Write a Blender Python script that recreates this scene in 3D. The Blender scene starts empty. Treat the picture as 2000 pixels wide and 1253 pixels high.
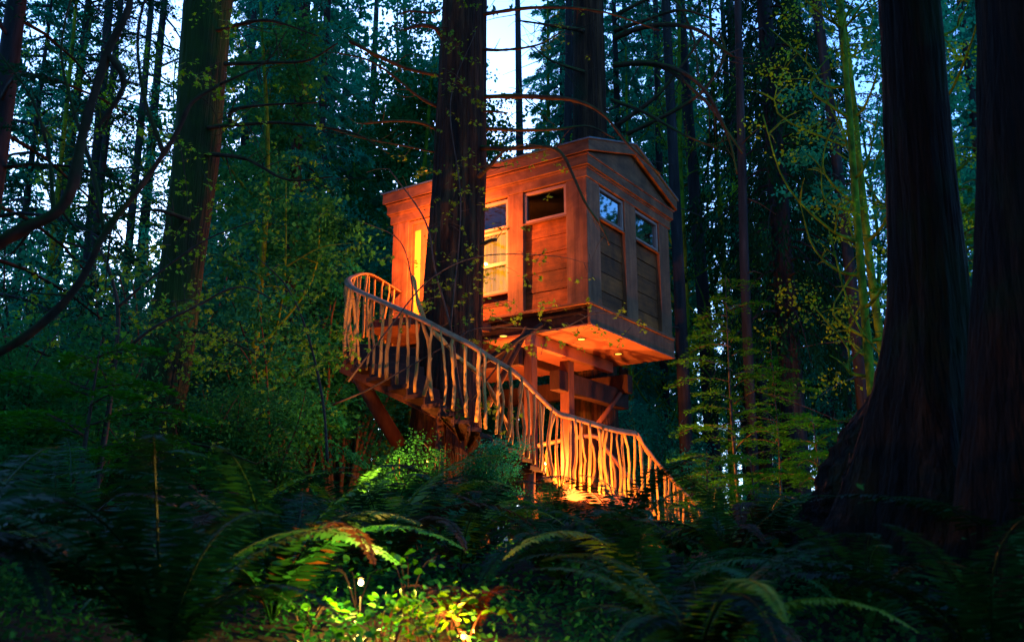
import bpy, bmesh, math, random
import numpy as np
from mathutils import Vector, Matrix

R = math.radians
rng = np.random.default_rng(7)
random.seed(7)
sc = bpy.context.scene
COL = sc.collection

# ---------------------------------------------------------------- camera
FPX = 1956.0                     # focal length in pixels of the 2000 px wide photograph
PITCH = math.atan(505 / FPX)
cam = bpy.data.cameras.new('camera')
cam.sensor_width = 36.0
cam.lens = 36.0 * FPX / 2000
cam.clip_start = 0.05
cam.clip_end = 800
cam.dof.use_dof = True
cam.dof.focus_distance = 15.2
cam.dof.aperture_fstop = 3.0
camo = bpy.data.objects.new('camera', cam)
camo.rotation_euler = (R(90) + PITCH, 0, 0)
COL.objects.link(camo)
sc.camera = camo

# ---------------------------------------------------------------- sky, sun, exposure
SUN_EL, SUN_ROT = R(12), R(-12)
world = bpy.data.worlds.new('World')
sc.world = world
world.use_nodes = True
wn = world.node_tree
bg = wn.nodes['Background']
sky = wn.nodes.new('ShaderNodeTexSky')
sky.sky_type = 'NISHITA'
sky.sun_disc = False
sky.sun_elevation = SUN_EL
sky.sun_rotation = SUN_ROT
sky.air_density = 1.0
sky.dust_density = 1.2
sky.ozone_density = 8.0
wn.links.new(sky.outputs[0], bg.inputs[0])
bg.inputs[1].default_value = 0.15
sun = bpy.data.lights.new('sun', 'SUN')
sun.energy = 0.05
sun.angle = R(12)
sun.color = (1, .86, .7)
suno = bpy.data.objects.new('sun', sun)
# direction towards the sun: nishita rotation is measured clockwise from +Y
sd = Vector((math.sin(SUN_ROT) * math.cos(SUN_EL), math.cos(SUN_ROT) * math.cos(SUN_EL), math.sin(SUN_EL)))
suno.rotation_euler = sd.to_track_quat('Z', 'Y').to_euler()
COL.objects.link(suno)
sc.view_settings.view_transform = 'Standard'
sc.view_settings.look = 'None'
sc.view_settings.gamma = 1
sc.view_settings.exposure = 2.25
sc.render.engine = 'CYCLES'
sc.cycles.max_bounces = 5
sc.cycles.diffuse_bounces = 3
sc.cycles.glossy_bounces = 2
sc.cycles.transmission_bounces = 3
sc.cycles.transparent_max_bounces = 6
sc.cycles.sample_clamp_indirect = 3
sc.cycles.use_denoising = True


# ---------------------------------------------------------------- geometry of the view
cp, sp = math.cos(PITCH), math.sin(PITCH)
def W(u, v, Y):
    """the point of the place that stands Y metres ahead, seen at photograph pixel (u, v); eye at the origin"""
    zc = 626.5 - v
    k = Y / (FPX * cp - zc * sp)
    return Vector(((u - 1000) * k, Y, (FPX * sp + zc * cp) * k))

def ground_z(x, y):
    h = -0.95 + 1.6 * (1 - math.exp(-max(y, -3) / 8.0))
    h -= .22 * max(0, min(1, (x - 1.5) / 1.5)) * max(0, min(1, (y - 12) / 4))
    h += 0.09 * math.sin(x * .9 + 1) * math.cos(y * .7) + 0.05 * math.sin(x * 2.3 + y * 1.7)
    h += 0.0025 * max(0, y - 20) ** 1.3 + .06 * max(0, y - 34)
    return h

# ---------------------------------------------------------------- materials
def new_mat(name):
    m = bpy.data.materials.new(name); m.use_nodes = True
    nt = m.node_tree
    for n in list(nt.nodes): nt.nodes.remove(n)
    out = nt.nodes.new('ShaderNodeOutputMaterial')
    return m, nt, out

def ramp(nt, stops):
    r = nt.nodes.new('ShaderNodeValToRGB')
    e = r.color_ramp.elements
    while len(e) < len(stops): e.new(0.5)
    for k, (p, c) in enumerate(stops):
        e[k].position = p; e[k].color = (*c, 1)
    return r

def rough_mat(name, stops, scale=(6, 6, 1.2), rough=.85, bump=.5, det=8, coord='Object', bscale=None, spec=.25, island=0.0, moss=None, bdist=.02, stain=0):
    m, nt, out = new_mat(name)
    N = nt.nodes.new; L = nt.links.new
    tc = N('ShaderNodeTexCoord'); mp = N('ShaderNodeMapping'); mp.inputs['Scale'].default_value = scale
    L(tc.outputs[coord], mp.inputs[0])
    no = N('ShaderNodeTexNoise'); no.inputs['Scale'].default_value = 1.0; no.inputs['Detail'].default_value = det; no.inputs['Roughness'].default_value = .65
    L(mp.outputs[0], no.inputs['Vector'])
    r = ramp(nt, stops)
    L(no.outputs['Fac'], r.inputs[0])
    col = r.outputs[0]
    if stain:
        n3 = N('ShaderNodeTexNoise'); n3.inputs['Scale'].default_value = 1.7; n3.inputs['Detail'].default_value = 7; n3.inputs['Roughness'].default_value = .7; n3.inputs['Distortion'].default_value = .6
        L(tc.outputs[coord], n3.inputs['Vector'])
        m3 = N('ShaderNodeMapRange'); m3.inputs[1].default_value = .38; m3.inputs[2].default_value = .62; m3.inputs[3].default_value = 1 - stain; m3.inputs[4].default_value = 1.12
        L(n3.outputs['Fac'], m3.inputs[0]); h3 = N('ShaderNodeHueSaturation'); L(m3.outputs[0], h3.inputs['Value']); L(col, h3.inputs['Color']); col = h3.outputs[0]
    if island:
        oi = N('ShaderNodeObjectInfo')
        hs = N('ShaderNodeHueSaturation')
        mr = N('ShaderNodeMapRange'); mr.inputs[3].default_value = 1 - island; mr.inputs[4].default_value = 1 + island
        L(oi.outputs['Random'], mr.inputs[0]); L(mr.outputs[0], hs.inputs['Value']); L(col, hs.inputs['Color'])
        col = hs.outputs[0]
    if moss:
        mc, lo, hi, dirn = moss
        n2 = N('ShaderNodeTexNoise'); n2.inputs['Scale'].default_value = 1.6; n2.inputs['Detail'].default_value = 6
        L(tc.outputs[coord], n2.inputs['Vector'])
        ge = N('ShaderNodeNewGeometry'); dt = N('ShaderNodeVectorMath'); dt.operation = 'DOT_PRODUCT'
        L(ge.outputs['Normal'], dt.inputs[0]); dt.inputs[1].default_value = dirn
        ad = N('ShaderNodeMath'); ad.operation = 'MULTIPLY_ADD'; ad.inputs[1].default_value = .3
        L(dt.outputs['Value'], ad.inputs[0]); L(n2.outputs['Fac'], ad.inputs[2])
        mr2 = N('ShaderNodeMapRange'); mr2.inputs[1].default_value = lo; mr2.inputs[2].default_value = hi
        L(ad.outputs[0], mr2.inputs[0])
        mx = N('ShaderNodeMix'); mx.data_type = 'RGBA'
        L(mr2.outputs[0], mx.inputs[0]); L(col, mx.inputs[6]); mx.inputs[7].default_value = (*mc, 1)
        col = mx.outputs[2]
    b = N('ShaderNodeBsdfPrincipled'); b.inputs['Roughness'].default_value = rough
    b.inputs['Specular IOR Level'].default_value = spec
    L(col, b.inputs['Base Color'])
    if bump:
        nb = no
        if bscale:
            m2 = N('ShaderNodeMapping'); m2.inputs['Scale'].default_value = bscale; L(tc.outputs[coord], m2.inputs[0])
            nb = N('ShaderNodeTexNoise'); nb.inputs['Scale'].default_value = 1; nb.inputs['Detail'].default_value = 6; L(m2.outputs[0], nb.inputs['Vector'])
        bp = N('ShaderNodeBump'); bp.inputs['Strength'].default_value = bump; bp.inputs['Distance'].default_value = bdist
        L(nb.outputs['Fac'], bp.inputs['Height']); L(bp.outputs[0], b.inputs['Normal'])
    L(b.outputs[0], out.inputs[0])
    return m

def leaf_mat(name, c1, c2, trans=.35, rough=.55, spec=.3, nscale=1.3, var=(.7, 1.35)):
    m, nt, out = new_mat(name)
    N = nt.nodes.new; L = nt.links.new
    ge = N('ShaderNodeNewGeometry')
    tc = N('ShaderNodeTexCoord'); no = N('ShaderNodeTexNoise'); no.inputs['Scale'].default_value = nscale; no.inputs['Detail'].default_value = 3
    L(tc.outputs['Object'], no.inputs['Vector'])
    ad = N('ShaderNodeMath'); ad.operation = 'MULTIPLY_ADD'; ad.inputs[1].default_value = .5
    L(ge.outputs['Random Per Island'], ad.inputs[0])
    sb = N('ShaderNodeMapRange'); sb.inputs[1].default_value = .3; sb.inputs[2].default_value = .7; sb.inputs[4].default_value = .5
    L(no.outputs['Fac'], sb.inputs[0]); L(sb.outputs[0], ad.inputs[2])
    r = ramp(nt, [(0, c1), (1, c2)]); L(ad.outputs[0], r.inputs[0])
    oi = N('ShaderNodeObjectInfo'); hs = N('ShaderNodeHueSaturation')
    mr = N('ShaderNodeMapRange'); mr.inputs[3].default_value = var[0]; mr.inputs[4].default_value = var[1]
    L(oi.outputs['Random'], mr.inputs[0]); L(mr.outputs[0], hs.inputs['Value']); L(r.outputs[0], hs.inputs['Color'])
    b = N('ShaderNodeBsdfPrincipled'); b.inputs['Roughness'].default_value = rough; b.inputs['Specular IOR Level'].default_value = spec
    L(hs.outputs[0], b.inputs['Base Color'])
    t = N('ShaderNodeBsdfTranslucent'); L(hs.outputs[0], t.inputs[0])
    mx = N('ShaderNodeMixShader'); mx.inputs[0].default_value = trans
    L(b.outputs[0], mx.inputs[1]); L(t.outputs[0], mx.inputs[2]); L(mx.outputs[0], out.inputs[0])
    return m

def emit_mat(name, c, s, base=(.5, .5, .5)):
    m, nt, out = new_mat(name)
    b = nt.nodes.new('ShaderNodeBsdfPrincipled')
    b.inputs['Base Color'].default_value = (*base, 1)
    b.inputs['Emission Color'].default_value = (*c, 1); b.inputs['Emission Strength'].default_value = s
    nt.links.new(b.outputs[0], out.inputs[0])
    return m

def glass_mat(name, refl=.42):
    m, nt, out = new_mat(name)
    N = nt.nodes.new; L = nt.links.new
    g = N('ShaderNodeBsdfGlossy'); g.inputs['Roughness'].default_value = .03; g.inputs[0].default_value = (.9, .95, 1, 1)
    t = N('ShaderNodeBsdfTransparent'); t.inputs[0].default_value = (.55, .6, .6, 1)
    mx = N('ShaderNodeMixShader'); mx.inputs[0].default_value = refl
    L(t.outputs[0], mx.inputs[1]); L(g.outputs[0], mx.inputs[2]); L(mx.outputs[0], out.inputs[0])
    return m

def lit_mat(name, c, s, stripes):
    m, nt, out = new_mat(name)
    N = nt.nodes.new; L = nt.links.new
    tc = N('ShaderNodeTexCoord'); mp = N('ShaderNodeMapping'); mp.inputs['Scale'].default_value = stripes
    L(tc.outputs['Object'], mp.inputs[0])
    no = N('ShaderNodeTexNoise'); no.inputs['Scale'].default_value = 1; no.inputs['Detail'].default_value = 4; L(mp.outputs[0], no.inputs['Vector'])
    r = ramp(nt, [(.3, tuple(x * .5 for x in c)), (.65, c)]); L(no.outputs['Fac'], r.inputs[0])
    b = N('ShaderNodeBsdfPrincipled'); L(r.outputs[0], b.inputs['Emission Color']); b.inputs['Emission Strength'].default_value = s
    b.inputs['Base Color'].default_value = (.4, .2, .03, 1); b.inputs['Roughness'].default_value = .9
    L(b.outputs[0], out.inputs[0])
    return m

M = {}
M['bark'] = rough_mat('cedar_bark', [(.35, (.007, .003, .002)), (.52, (.045, .016, .006)), (.7, (.13, .052, .02))], (9, 9, .7), .95, 1.0, bdist=.09, bscale=(22, 22, 1.4), moss=((.012, .02, .005), .7, .95, (-.8, -.2, .4)))
M['bark_mossy'] = rough_mat('mossy_conifer_bark', [(.3, (.01, .008, .003)), (.55, (.035, .022, .01)), (.75, (.07, .045, .02))], (9, 9, .9), .95, 1.0, bdist=.09, bscale=(22, 22, 1.6), moss=((.03, .055, .006), .3, .6, (-.3, -.3, .3)))
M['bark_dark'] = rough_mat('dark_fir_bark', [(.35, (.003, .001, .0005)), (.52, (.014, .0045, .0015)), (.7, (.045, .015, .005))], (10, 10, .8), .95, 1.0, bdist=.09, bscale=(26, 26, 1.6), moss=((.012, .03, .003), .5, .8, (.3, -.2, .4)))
M['bark_far'] = rough_mat('grey_brown_bark', [(.3, (.01, .009, .009)), (.6, (.035, .03, .03)), (.8, (.07, .06, .06))], (8, 8, .9), .95, .6)
M['moss'] = rough_mat('moss_covered_bark', [(.3, (.02, .04, .003)), (.5, (.08, .16, .005)), (.72, (.2, .34, .01))], (5, 5, 3), .95, .8, bdist=.04)
M['twig'] = rough_mat('bare_twig_bark', [(.3, (.03, .02, .015)), (.7, (.1, .07, .05))], (8, 8, 8), .9, .4)
M['twig_mossy'] = rough_mat('mossy_branch_bark', [(.35, (.03, .016, .01)), (.7, (.09, .045, .025))], (8, 8, 8), .95, .5, moss=((.03, .06, .008), .45, .65, (0, 0, 1)))
M['needles'] = leaf_mat('dark_conifer_needles', (.003, .06, .032), (.016, .26, .12), .45, .85, .05)
M['needles_blue'] = leaf_mat('blue_green_needles', (.004, .09, .055), (.02, .4, .22), .5, .85, .05)
M['needles_black'] = leaf_mat('black_green_conifer_needles', (.001, .018, .008), (.008, .085, .028), .25, .85, .05)  # darkest of the conifer needle greens
M['leaf_teal'] = leaf_mat('broad_leaf_teal', (.006, .13, .065), (.035, .45, .2), .5, .8, .08)
M['leaf_green'] = leaf_mat('broad_leaf_green', (.006, .08, .02), (.035, .28, .055), .5, .8, .08)
M['leaf_spring'] = leaf_mat('spring_maple_leaf', (.1, .24, .002), (.32, .55, .008), .45, nscale=.6)
M['leaf_hemlock'] = leaf_mat('young_hemlock_needle', (.016, .12, .002), (.06, .34, .008), .5)
M['fern'] = leaf_mat('sword_fern_frond', (.003, .026, .006), (.014, .1, .016), .35, .5, .2, var=(.3, 2.2))
M['fern_dry'] = leaf_mat('dry_fern_frond', (.04, .012, .002), (.14, .05, .006), .3, var=(.3, 1.6))
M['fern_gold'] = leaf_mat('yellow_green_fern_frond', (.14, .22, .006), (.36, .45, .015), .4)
M['salal'] = leaf_mat('oval_salal_leaf', (.02, .2, .002), (.13, .5, .006), .35, .4, .5, nscale=4)
M['soil'] = rough_mat('forest_soil', [(.35, (.008, .006, .004)), (.55, (.03, .022, .012)), (.7, (.03, .045, .012))], (2, 2, 2), .95, .8, coord='Object')
M['siding'] = rough_mat('cedar_siding', [(.3, (.15, .034, .004)), (.55, (.28, .065, .009)), (.75, (.38, .1, .016))], (1.5, 1.5, 14), .7, .25, island=.3, bdist=.01, stain=.55)
M['wood_v'] = rough_mat('cedar_trim', [(.3, (.15, .048, .018)), (.55, (.25, .085, .032)), (.75, (.33, .12, .048))], (14, 14, 1), .65, .3, island=.15, bdist=.01, stain=.4)
M['wood_h'] = rough_mat('cedar_cornice', [(.3, (.14, .046, .018)), (.55, (.24, .084, .032)), (.75, (.32, .12, .048))], (1.6, 1.6, 9), .7, .3, island=.12, bdist=.01, stain=.45)
M['soffit'] = rough_mat('soffit_board', [(.3, (.24, .08, .045)), (.7, (.34, .125, .075))], (3, 3, 3), .7, .1)
M['frame'] = rough_mat('pale_window_frame', [(.3, (.3, .15, .11)), (.7, (.4, .22, .17))], (6, 6, 6), .5, .1)
M['dark_wood'] = rough_mat('dark_stained_timber', [(.3, (.018, .007, .004)), (.7, (.06, .022, .012))], (8, 8, 2), .85, .5)
M['beam'] = rough_mat('cedar_beam', [(.3, (.07, .022, .01)), (.7, (.17, .058, .027))], (8, 8, 2), .8, .4)
M['peeled'] = rough_mat('peeled_branch_wood', [(.3, (.2, .09, .02)), (.5, (.42, .22, .05)), (.75, (.6, .34, .1))], (14, 14, 4), .65, .4, island=.25, bdist=.01)
M['rail'] = rough_mat('smooth_rail_wood', [(.3, (.2, .08, .03)), (.7, (.42, .2, .09))], (10, 10, 4), .5, .2, bdist=.01)
M['roofing'] = rough_mat('dark_metal_roof', [(.3, (.05, .055, .06)), (.7, (.12, .13, .14))], (5, 5, 5), .35, .1, spec=.6)
M['metal'] = rough_mat('lamp_metal', [(.3, (.02, .02, .02)), (.7, (.05, .05, .05))], (9, 9, 9), .4, .1, spec=.6)
M['interior'] = rough_mat('dark_interior', [(.3, (.06, .03, .02)), (.7, (.14, .07, .04))], (3, 3, 3), .9, .1)
M['glass'] = glass_mat('window_glass')
M['glass_clear'] = glass_mat('clear_window_glass', .04)
M['curtain'] = lit_mat('lamplit_curtain', (1.0, .34, .004), .8, (9, 9, .4))
M['strip'] = lit_mat('lamplit_door_glass', (1.0, .34, .006), .4, (7, 7, 7))
M['bulb'] = emit_mat('lamp_bulb', (1.0, .36, .03), .5)
M['downlight'] = emit_mat('downlight_lens', (1.0, .42, .03), .9)
M['bulb_white'] = emit_mat('garden_lamp_bulb', (1.0, .62, .3), 5)


# ---------------------------------------------------------------- mesh helpers
class MB:
    def __init__(s): s.v = []; s.f = []
    def add(s, vs, fs):
        o = len(s.v); s.v += [tuple(p) for p in vs]; s.f += [tuple(i + o for i in f) for f in fs]; return s
    def box(s, x0, x1, y0, y1, z0, z1):
        return s.add([(x0, y0, z0), (x1, y0, z0), (x1, y1, z0), (x0, y1, z0), (x0, y0, z1), (x1, y0, z1), (x1, y1, z1), (x0, y1, z1)],
                     [(0, 3, 2, 1), (4, 5, 6, 7), (0, 1, 5, 4), (1, 2, 6, 5), (2, 3, 7, 6), (3, 0, 4, 7)])
    def prism(s, pts, z0, z1):
        """polygon pts (x, y) counter-clockwise, extruded; z0 and z1 may be lists"""
        n = len(pts)
        a = z0 if isinstance(z0, (list, tuple)) else [z0] * n
        b = z1 if isinstance(z1, (list, tuple)) else [z1] * n
        vs = [(p[0], p[1], a[k]) for k, p in enumerate(pts)] + [(p[0], p[1], b[k]) for k, p in enumerate(pts)]
        return s.add(vs, [tuple(range(n))[::-1], tuple(range(n, 2 * n))] + [(k, (k + 1) % n, n + (k + 1) % n, n + k) for k in range(n)])
    def tube(s, pts, rad, sides=8, flat=None, cap=True):
        pts = [Vector(p) for p in pts]; n = len(pts)
        if not hasattr(rad, '__len__'): rad = [rad] * n
        t0 = (pts[1] - pts[0]).normalized()
        ref = Vector((0, 0, 1)) if abs(t0.z) < .9 else Vector((1, 0, 0))
        nx = t0.cross(ref).normalized()
        vs = []
        for k in range(n):
            t = (pts[min(k + 1, n - 1)] - pts[max(k - 1, 0)]).normalized()
            nx = (nx - t * nx.dot(t)).normalized(); ny = t.cross(nx)
            for j in range(sides):
                a = 2 * math.pi * j / sides
                w = (math.cos(a), math.sin(a))
                if flat: w = (w[0] * flat[0], w[1] * flat[1])
                vs.append(pts[k] + (nx * w[0] + ny * w[1]) * rad[k])
        fs = [(k * sides + j, k * sides + (j + 1) % sides, (k + 1) * sides + (j + 1) % sides, (k + 1) * sides + j) for k in range(n - 1) for j in range(sides)]
        if cap: fs += [tuple(range(sides))[::-1], tuple(range((n - 1) * sides, n * sides))]
        return s.add(vs, fs)
    def beam(s, a, b, w, h, up=(0, 0, 1)):
        a = Vector(a); b = Vector(b); t = (b - a).normalized(); sd_ = t.cross(Vector(up)).normalized(); u = sd_.cross(t)
        vs = [p + sd_ * i * w / 2 + u * j * h / 2 for p in (a, b) for i, j in ((-1, -1), (1, -1), (1, 1), (-1, 1))]
        return s.add(vs, [(0, 1, 2, 3), (7, 6, 5, 4), (0, 4, 5, 1), (1, 5, 6, 2), (2, 6, 7, 3), (3, 7, 4, 0)])
    def mesh(s, name, mat, smooth=False):
        me = bpy.data.meshes.new(name); me.from_pydata(s.v, [], s.f); me.update()
        bm = bmesh.new(); bm.from_mesh(me); bmesh.ops.recalc_face_normals(bm, faces=bm.faces); bm.to_mesh(me); bm.free()
        me.materials.append(mat)
        if smooth: me.polygons.foreach_set('use_smooth', [True] * len(me.polygons))
        return me

def link(name, me, parent=None, **kw):
    o = bpy.data.objects.new(name, me); COL.objects.link(o)
    if parent is not None: o.parent = parent
    for k, v in kw.items():
        o[k] = v
    return o
def part(name, mb, mat, parent, smooth=False, bevel=0, **kw):
    o = link(name, mb.mesh(name, mat, smooth), parent, **kw)
    if bevel:
        b = o.modifiers.new('bevel', 'BEVEL'); b.width = bevel; b.segments = 2
    return o
def thing(name, label, cat, loc=(0, 0, 0), rz=0, group=None):
    o = bpy.data.objects.new(name, None); COL.objects.link(o)
    o.empty_display_size = .1
    o.location = loc; o.rotation_euler = (0, 0, rz)
    o['label'] = label; o['category'] = cat
    if group: o['group'] = group
    return o

def quads_mesh(name, V, mat, extra=None):
    """V: N x 4 x 3 quads (each its own island); extra: (verts, faces) of further geometry such as twigs, second material slot"""
    n = len(V)
    vs = V.reshape(-1, 3)
    nf = n; loops = np.arange(n * 4, dtype=np.int32)
    starts = np.arange(0, n * 4, 4, dtype=np.int32); tot = np.full(n, 4, dtype=np.int32)
    mi = np.zeros(n, dtype=np.int32)
    if extra is not None and len(extra[0]):
        ev = np.array(extra[0], dtype=np.float64); ef = extra[1]
        el = np.array([i for f in ef for i in f], dtype=np.int32) + len(vs)
        et = np.array([len(f) for f in ef], dtype=np.int32)
        es = np.concatenate([[0], np.cumsum(et)[:-1]]).astype(np.int32) + len(loops)
        vs = np.concatenate([vs, ev]); loops = np.concatenate([loops, el]); starts = np.concatenate([starts, es]); tot = np.concatenate([tot, et])
        mi = np.concatenate([mi, np.ones(len(ef), dtype=np.int32)])
    me = bpy.data.meshes.new(name)
    me.vertices.add(len(vs)); me.vertices.foreach_set('co', vs.astype(np.float32).ravel())
    me.loops.add(len(loops)); me.loops.foreach_set('vertex_index', loops)
    me.polygons.add(len(starts)); me.polygons.foreach_set('loop_start', starts); me.polygons.foreach_set('loop_total', tot)
    me.materials.append(mat)
    if extra is not None and len(extra[0]): me.materials.append(extra[2])
    me.polygons.foreach_set('material_index', mi)
    me.update(calc_edges=True)
    return me

def unit(a): return a / np.maximum(np.linalg.norm(a, axis=-1, keepdims=True), 1e-9)
def leaves(P, D, Nn, L, Wd, fold=.0):
    """diamond leaves: stem at P, along D, width across Nn x D"""
    D = unit(D); S = unit(np.cross(Nn, D)); Nn = np.cross(D, S)
    L = np.asarray(L)[:, None]; Wd = np.asarray(Wd)[:, None]
    mid = P + D * L * .45
    return np.stack([P, mid + S * Wd * .5 + Nn * fold * Wd, P + D * L, mid - S * Wd * .5 + Nn * fold * Wd], axis=1)

def bez(pts, n):
    """Catmull-Rom through pts, n samples"""
    P = [Vector(p) for p in pts]; P = [P[0] * 2 - P[1]] + P + [P[-1] * 2 - P[-2]]
    out = []; m = len(P) - 3
    for k in range(n):
        t = k / (n - 1) * m; i = min(int(t), m - 1); t -= i
        a, b, c, d = P[i:i + 4]
        out.append(.5 * ((2 * b) + (c - a) * t + (2 * a - 5 * b + 4 * c - d) * t * t + (3 * b - a - 3 * c + d) * t ** 3))
    return out

def trunk_mesh(name, mat, path, rads, sides=40, rings=70, furrow=.07, flare=0.0, flare_h=1.2, lobes=5, seed=0):
    """furrowed trunk along path; ridges run up the bark, roots flare at the foot"""
    r_ = np.random.default_rng(seed)
    pz = np.array([p[2] for p in path]); f_ = np.linspace(0, 1, rings); zs_ = pz[0] + (pz[-1] - pz[0]) * (.35 * f_ + .65 * f_ ** 2)
    ker = np.array([1, 2, 3, 4, 3, 2, 1]) / 16
    sm = lambda a: np.convolve(np.pad(a, 3, mode='edge'), ker, 'valid')
    cx = sm(np.interp(zs_, pz, [p[0] for p in path])); cy = sm(np.interp(zs_, pz, [p[1] for p in path])); rr = sm(np.interp(zs_, pz, rads))
    c = [Vector(q) for q in zip(cx, cy, zs_)]
    th = np.linspace(0, 2 * np.pi, sides, endpoint=False)
    ph = r_.uniform(0, 6.28, 12)
    V = np.zeros((rings, sides, 3)); z0 = c[0].z
    ridge_i = r_.normal(0, 1, sides)
    for k in range(rings):
        z = c[k].z - z0
        if k % 4 == 0: tgt = r_.normal(0, 1, sides)
        ridge_i = ridge_i * .8 + tgt * .2
        ridge = np.abs(np.sin(th * 7 + ph[0] + .25 * math.sin(z * .8 + ph[1]) * 2)) * .5 + .6 * ridge_i * .5
        rad = rr[k] * (1 + furrow * ridge + .04 * np.sin(2 * th + ph[2] + z * .2) + furrow * .35 * r_.normal(0, 1, sides) * .5)
        if flare:
            f = math.exp(-z / flare_h * 2.2)
            rad = rad * (1 + flare * f * (.75 + .45 * np.sin(lobes * th + ph[3]) + .2 * np.sin((lobes + 3) * th + ph[4])))
        V[k, :, 0] = c[k].x + rad * np.cos(th); V[k, :, 1] = c[k].y + rad * np.sin(th); V[k, :, 2] = c[k].z
    mb = MB(); vs = V.reshape(-1, 3)
    fs = [(k * sides + j, k * sides + (j + 1) % sides, (k + 1) * sides + (j + 1) % sides, (k + 1) * sides + j) for k in range(rings - 1) for j in range(sides)]
    fs.append(tuple(range((rings - 1) * sides, rings * sides)))
    me = bpy.data.meshes.new(name); me.from_pydata([tuple(v) for v in vs], [], fs); me.update()
    me.materials.append(mat)
    me.polygons.foreach_set('use_smooth', [True] * len(me.polygons))
    return me


# ---------------------------------------------------------------- prototypes of foliage (each mesh is shared by its copies)
def conifer_crown(name, mat, seed, H=28, z0=4, Rm=3.4, nb=110, per=170, droop=.5, ll=(.16, .34), hang=.75, top=.35, flatb=True):
    """boughs in whorls; each bough carries hanging sprays of leaf-sized faces"""
    g = np.random.default_rng(seed)
    tv = MB(); Q = []
    for b in range(nb):
        f = (b + g.uniform(0, 1)) / nb
        z = z0 + (H - z0) * f
        L = Rm * (1 - f) ** .6 * g.uniform(.55, 1.15) + top * .6
        az = b * 2.4 + g.uniform(-.5, .5)
        d = np.array([math.cos(az), math.sin(az), 0]); s = np.array([-d[1], d[0], 0])
        up = g.uniform(.0, .3)
        t = np.linspace(0, 1, 5)
        line = [tuple(np.array([0, 0, z]) + d * L * x + np.array([0, 0, 1]) * L * (up * x - droop * x * x)) for x in t]
        tv.tube(line, [.045, .035, .025, .016, .006], 3, cap=False)
        n = int(per * (.35 + .65 * L / Rm))
        x = g.uniform(.08, 1, n) ** .8
        if flatb:
            # a fan of flat sprays: fingers leave the bough sideways, sag towards their tips, gaps between them
            nf_ = max(8, int(L * 7)); fx = np.sort(g.uniform(.08, 1, nf_)); fi = g.integers(0, nf_, n); x = fx[fi]
            side = np.where(fi % 2 == 0, 1.0, -1.0); q = g.uniform(0, 1, n); fl_ = (L * .5 * (1.12 - x)) * (.6 + .4 * g.uniform(0, 1, nf_)[fi])
            base_ = np.array([0, 0, z]) + d * (L * x)[:, None] + np.array([0, 0, 1]) * (L * (up * x - droop * x * x))[:, None]
            P = base_ + s * (side * q * fl_)[:, None] + d * (q * fl_ * .7)[:, None] + np.array([0, 0, -1]) * (.55 * q * q * fl_)[:, None] + g.normal(0, 1, (n, 3)) * np.array([.05, .05, .035])
            D = s * (side * .8)[:, None] + d * .7 + g.normal(0, .45, (n, 3)) - np.array([0, 0, .45])
        else:
            ns = max(8, n // 11); side = g.choice([-1, 1], ns); x = g.uniform(.12, 1, ns) ** .75
            off = g.uniform(.05, 1, ns) * L * .36 * (1.15 - x)
            root = np.array([0, 0, z]) + d * (L * x)[:, None] + np.array([0, 0, 1]) * (L * (up * x - droop * x * x))[:, None] + s * (side * off)[:, None] + np.array([0, 0, -1]) * (off * .35)[:, None]
            k = g.integers(0, ns, n)
            hl = g.uniform(0, 1, n) * hang * (.4 + .6 * L / Rm)
            P = root[k] + np.stack([g.normal(0, .05, n), g.normal(0, .05, n), -hl * .8], 1) + d * (hl * .25)[:, None]
            D = np.stack([g.normal(0, .5, n), g.normal(0, .5, n), np.full(n, -.8)], 1) + d * .5
        Nn = unit(g.normal(0, 1, (n, 3)) + d * .3)
        ln = g.uniform(*ll, n)
        Q.append(leaves(P, D, Nn, ln, ln * g.uniform(.28, .5, n)))
    return quads_mesh(name, np.concatenate(Q), mat, (tv.v, tv.f, M['bark_far']))

def leaf_cloud(name, mat, seed, n, H, Rm, ls, clumps=60, base=.1, shape='shrub', stems=14, flat=.6):
    """a leafy shrub or broadleaf crown: stems fanning out, leaves gathered in clumps along them"""
    g = np.random.default_rng(seed)
    tv = MB(); roots = []
    for k in range(stems):
        az = g.uniform(0, 6.28); rr = Rm * g.uniform(.35, 1)
        hh = H * g.uniform(.5, 1)
        p0 = Vector((g.normal(0, .06), g.normal(0, .06), 0)); p3 = Vector((math.cos(az) * rr, math.sin(az) * rr, hh))
        p1 = p0.lerp(p3, .35) + Vector((g.normal(0, .12), g.normal(0, .12), .12 * H)) ; p2 = p0.lerp(p3, .7) + Vector((g.normal(0, .15), g.normal(0, .15), .08 * H))
        ln = bez([p0, p1, p2, p3], 8)
        tv.tube(ln, list(np.linspace(.022, .005, 8) * (H / 4 + .5)), 4, cap=False)
        roots += [np.array(q) for q in ln[2:]]
    roots = np.array(roots)
    C = roots[g.integers(0, len(roots), clumps)] + g.normal(0, .13 * Rm, (clumps, 3)) * np.array([1, 1, .6])
    k = g.integers(0, clumps, n)
    P = C[k] + g.normal(0, 1, (n, 3)) * np.array([.17, .17, .17 * flat]) * Rm
    P[:, 2] = np.maximum(P[:, 2], base * H * g.uniform(.2, 1, n))
    D = g.normal(0, 1, (n, 3)) * np.array([1, 1, .5]) - np.array([0, 0, .3])
    Nn = unit(g.normal(0, .6, (n, 3)) + np.array([0, 0, 1]))
    L = g.uniform(*ls, n)
    return quads_mesh(name, leaves(P, D, Nn, L, L * g.uniform(.5, .8, n), .08), mat, (tv.v, tv.f, M['twig']))

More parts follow.
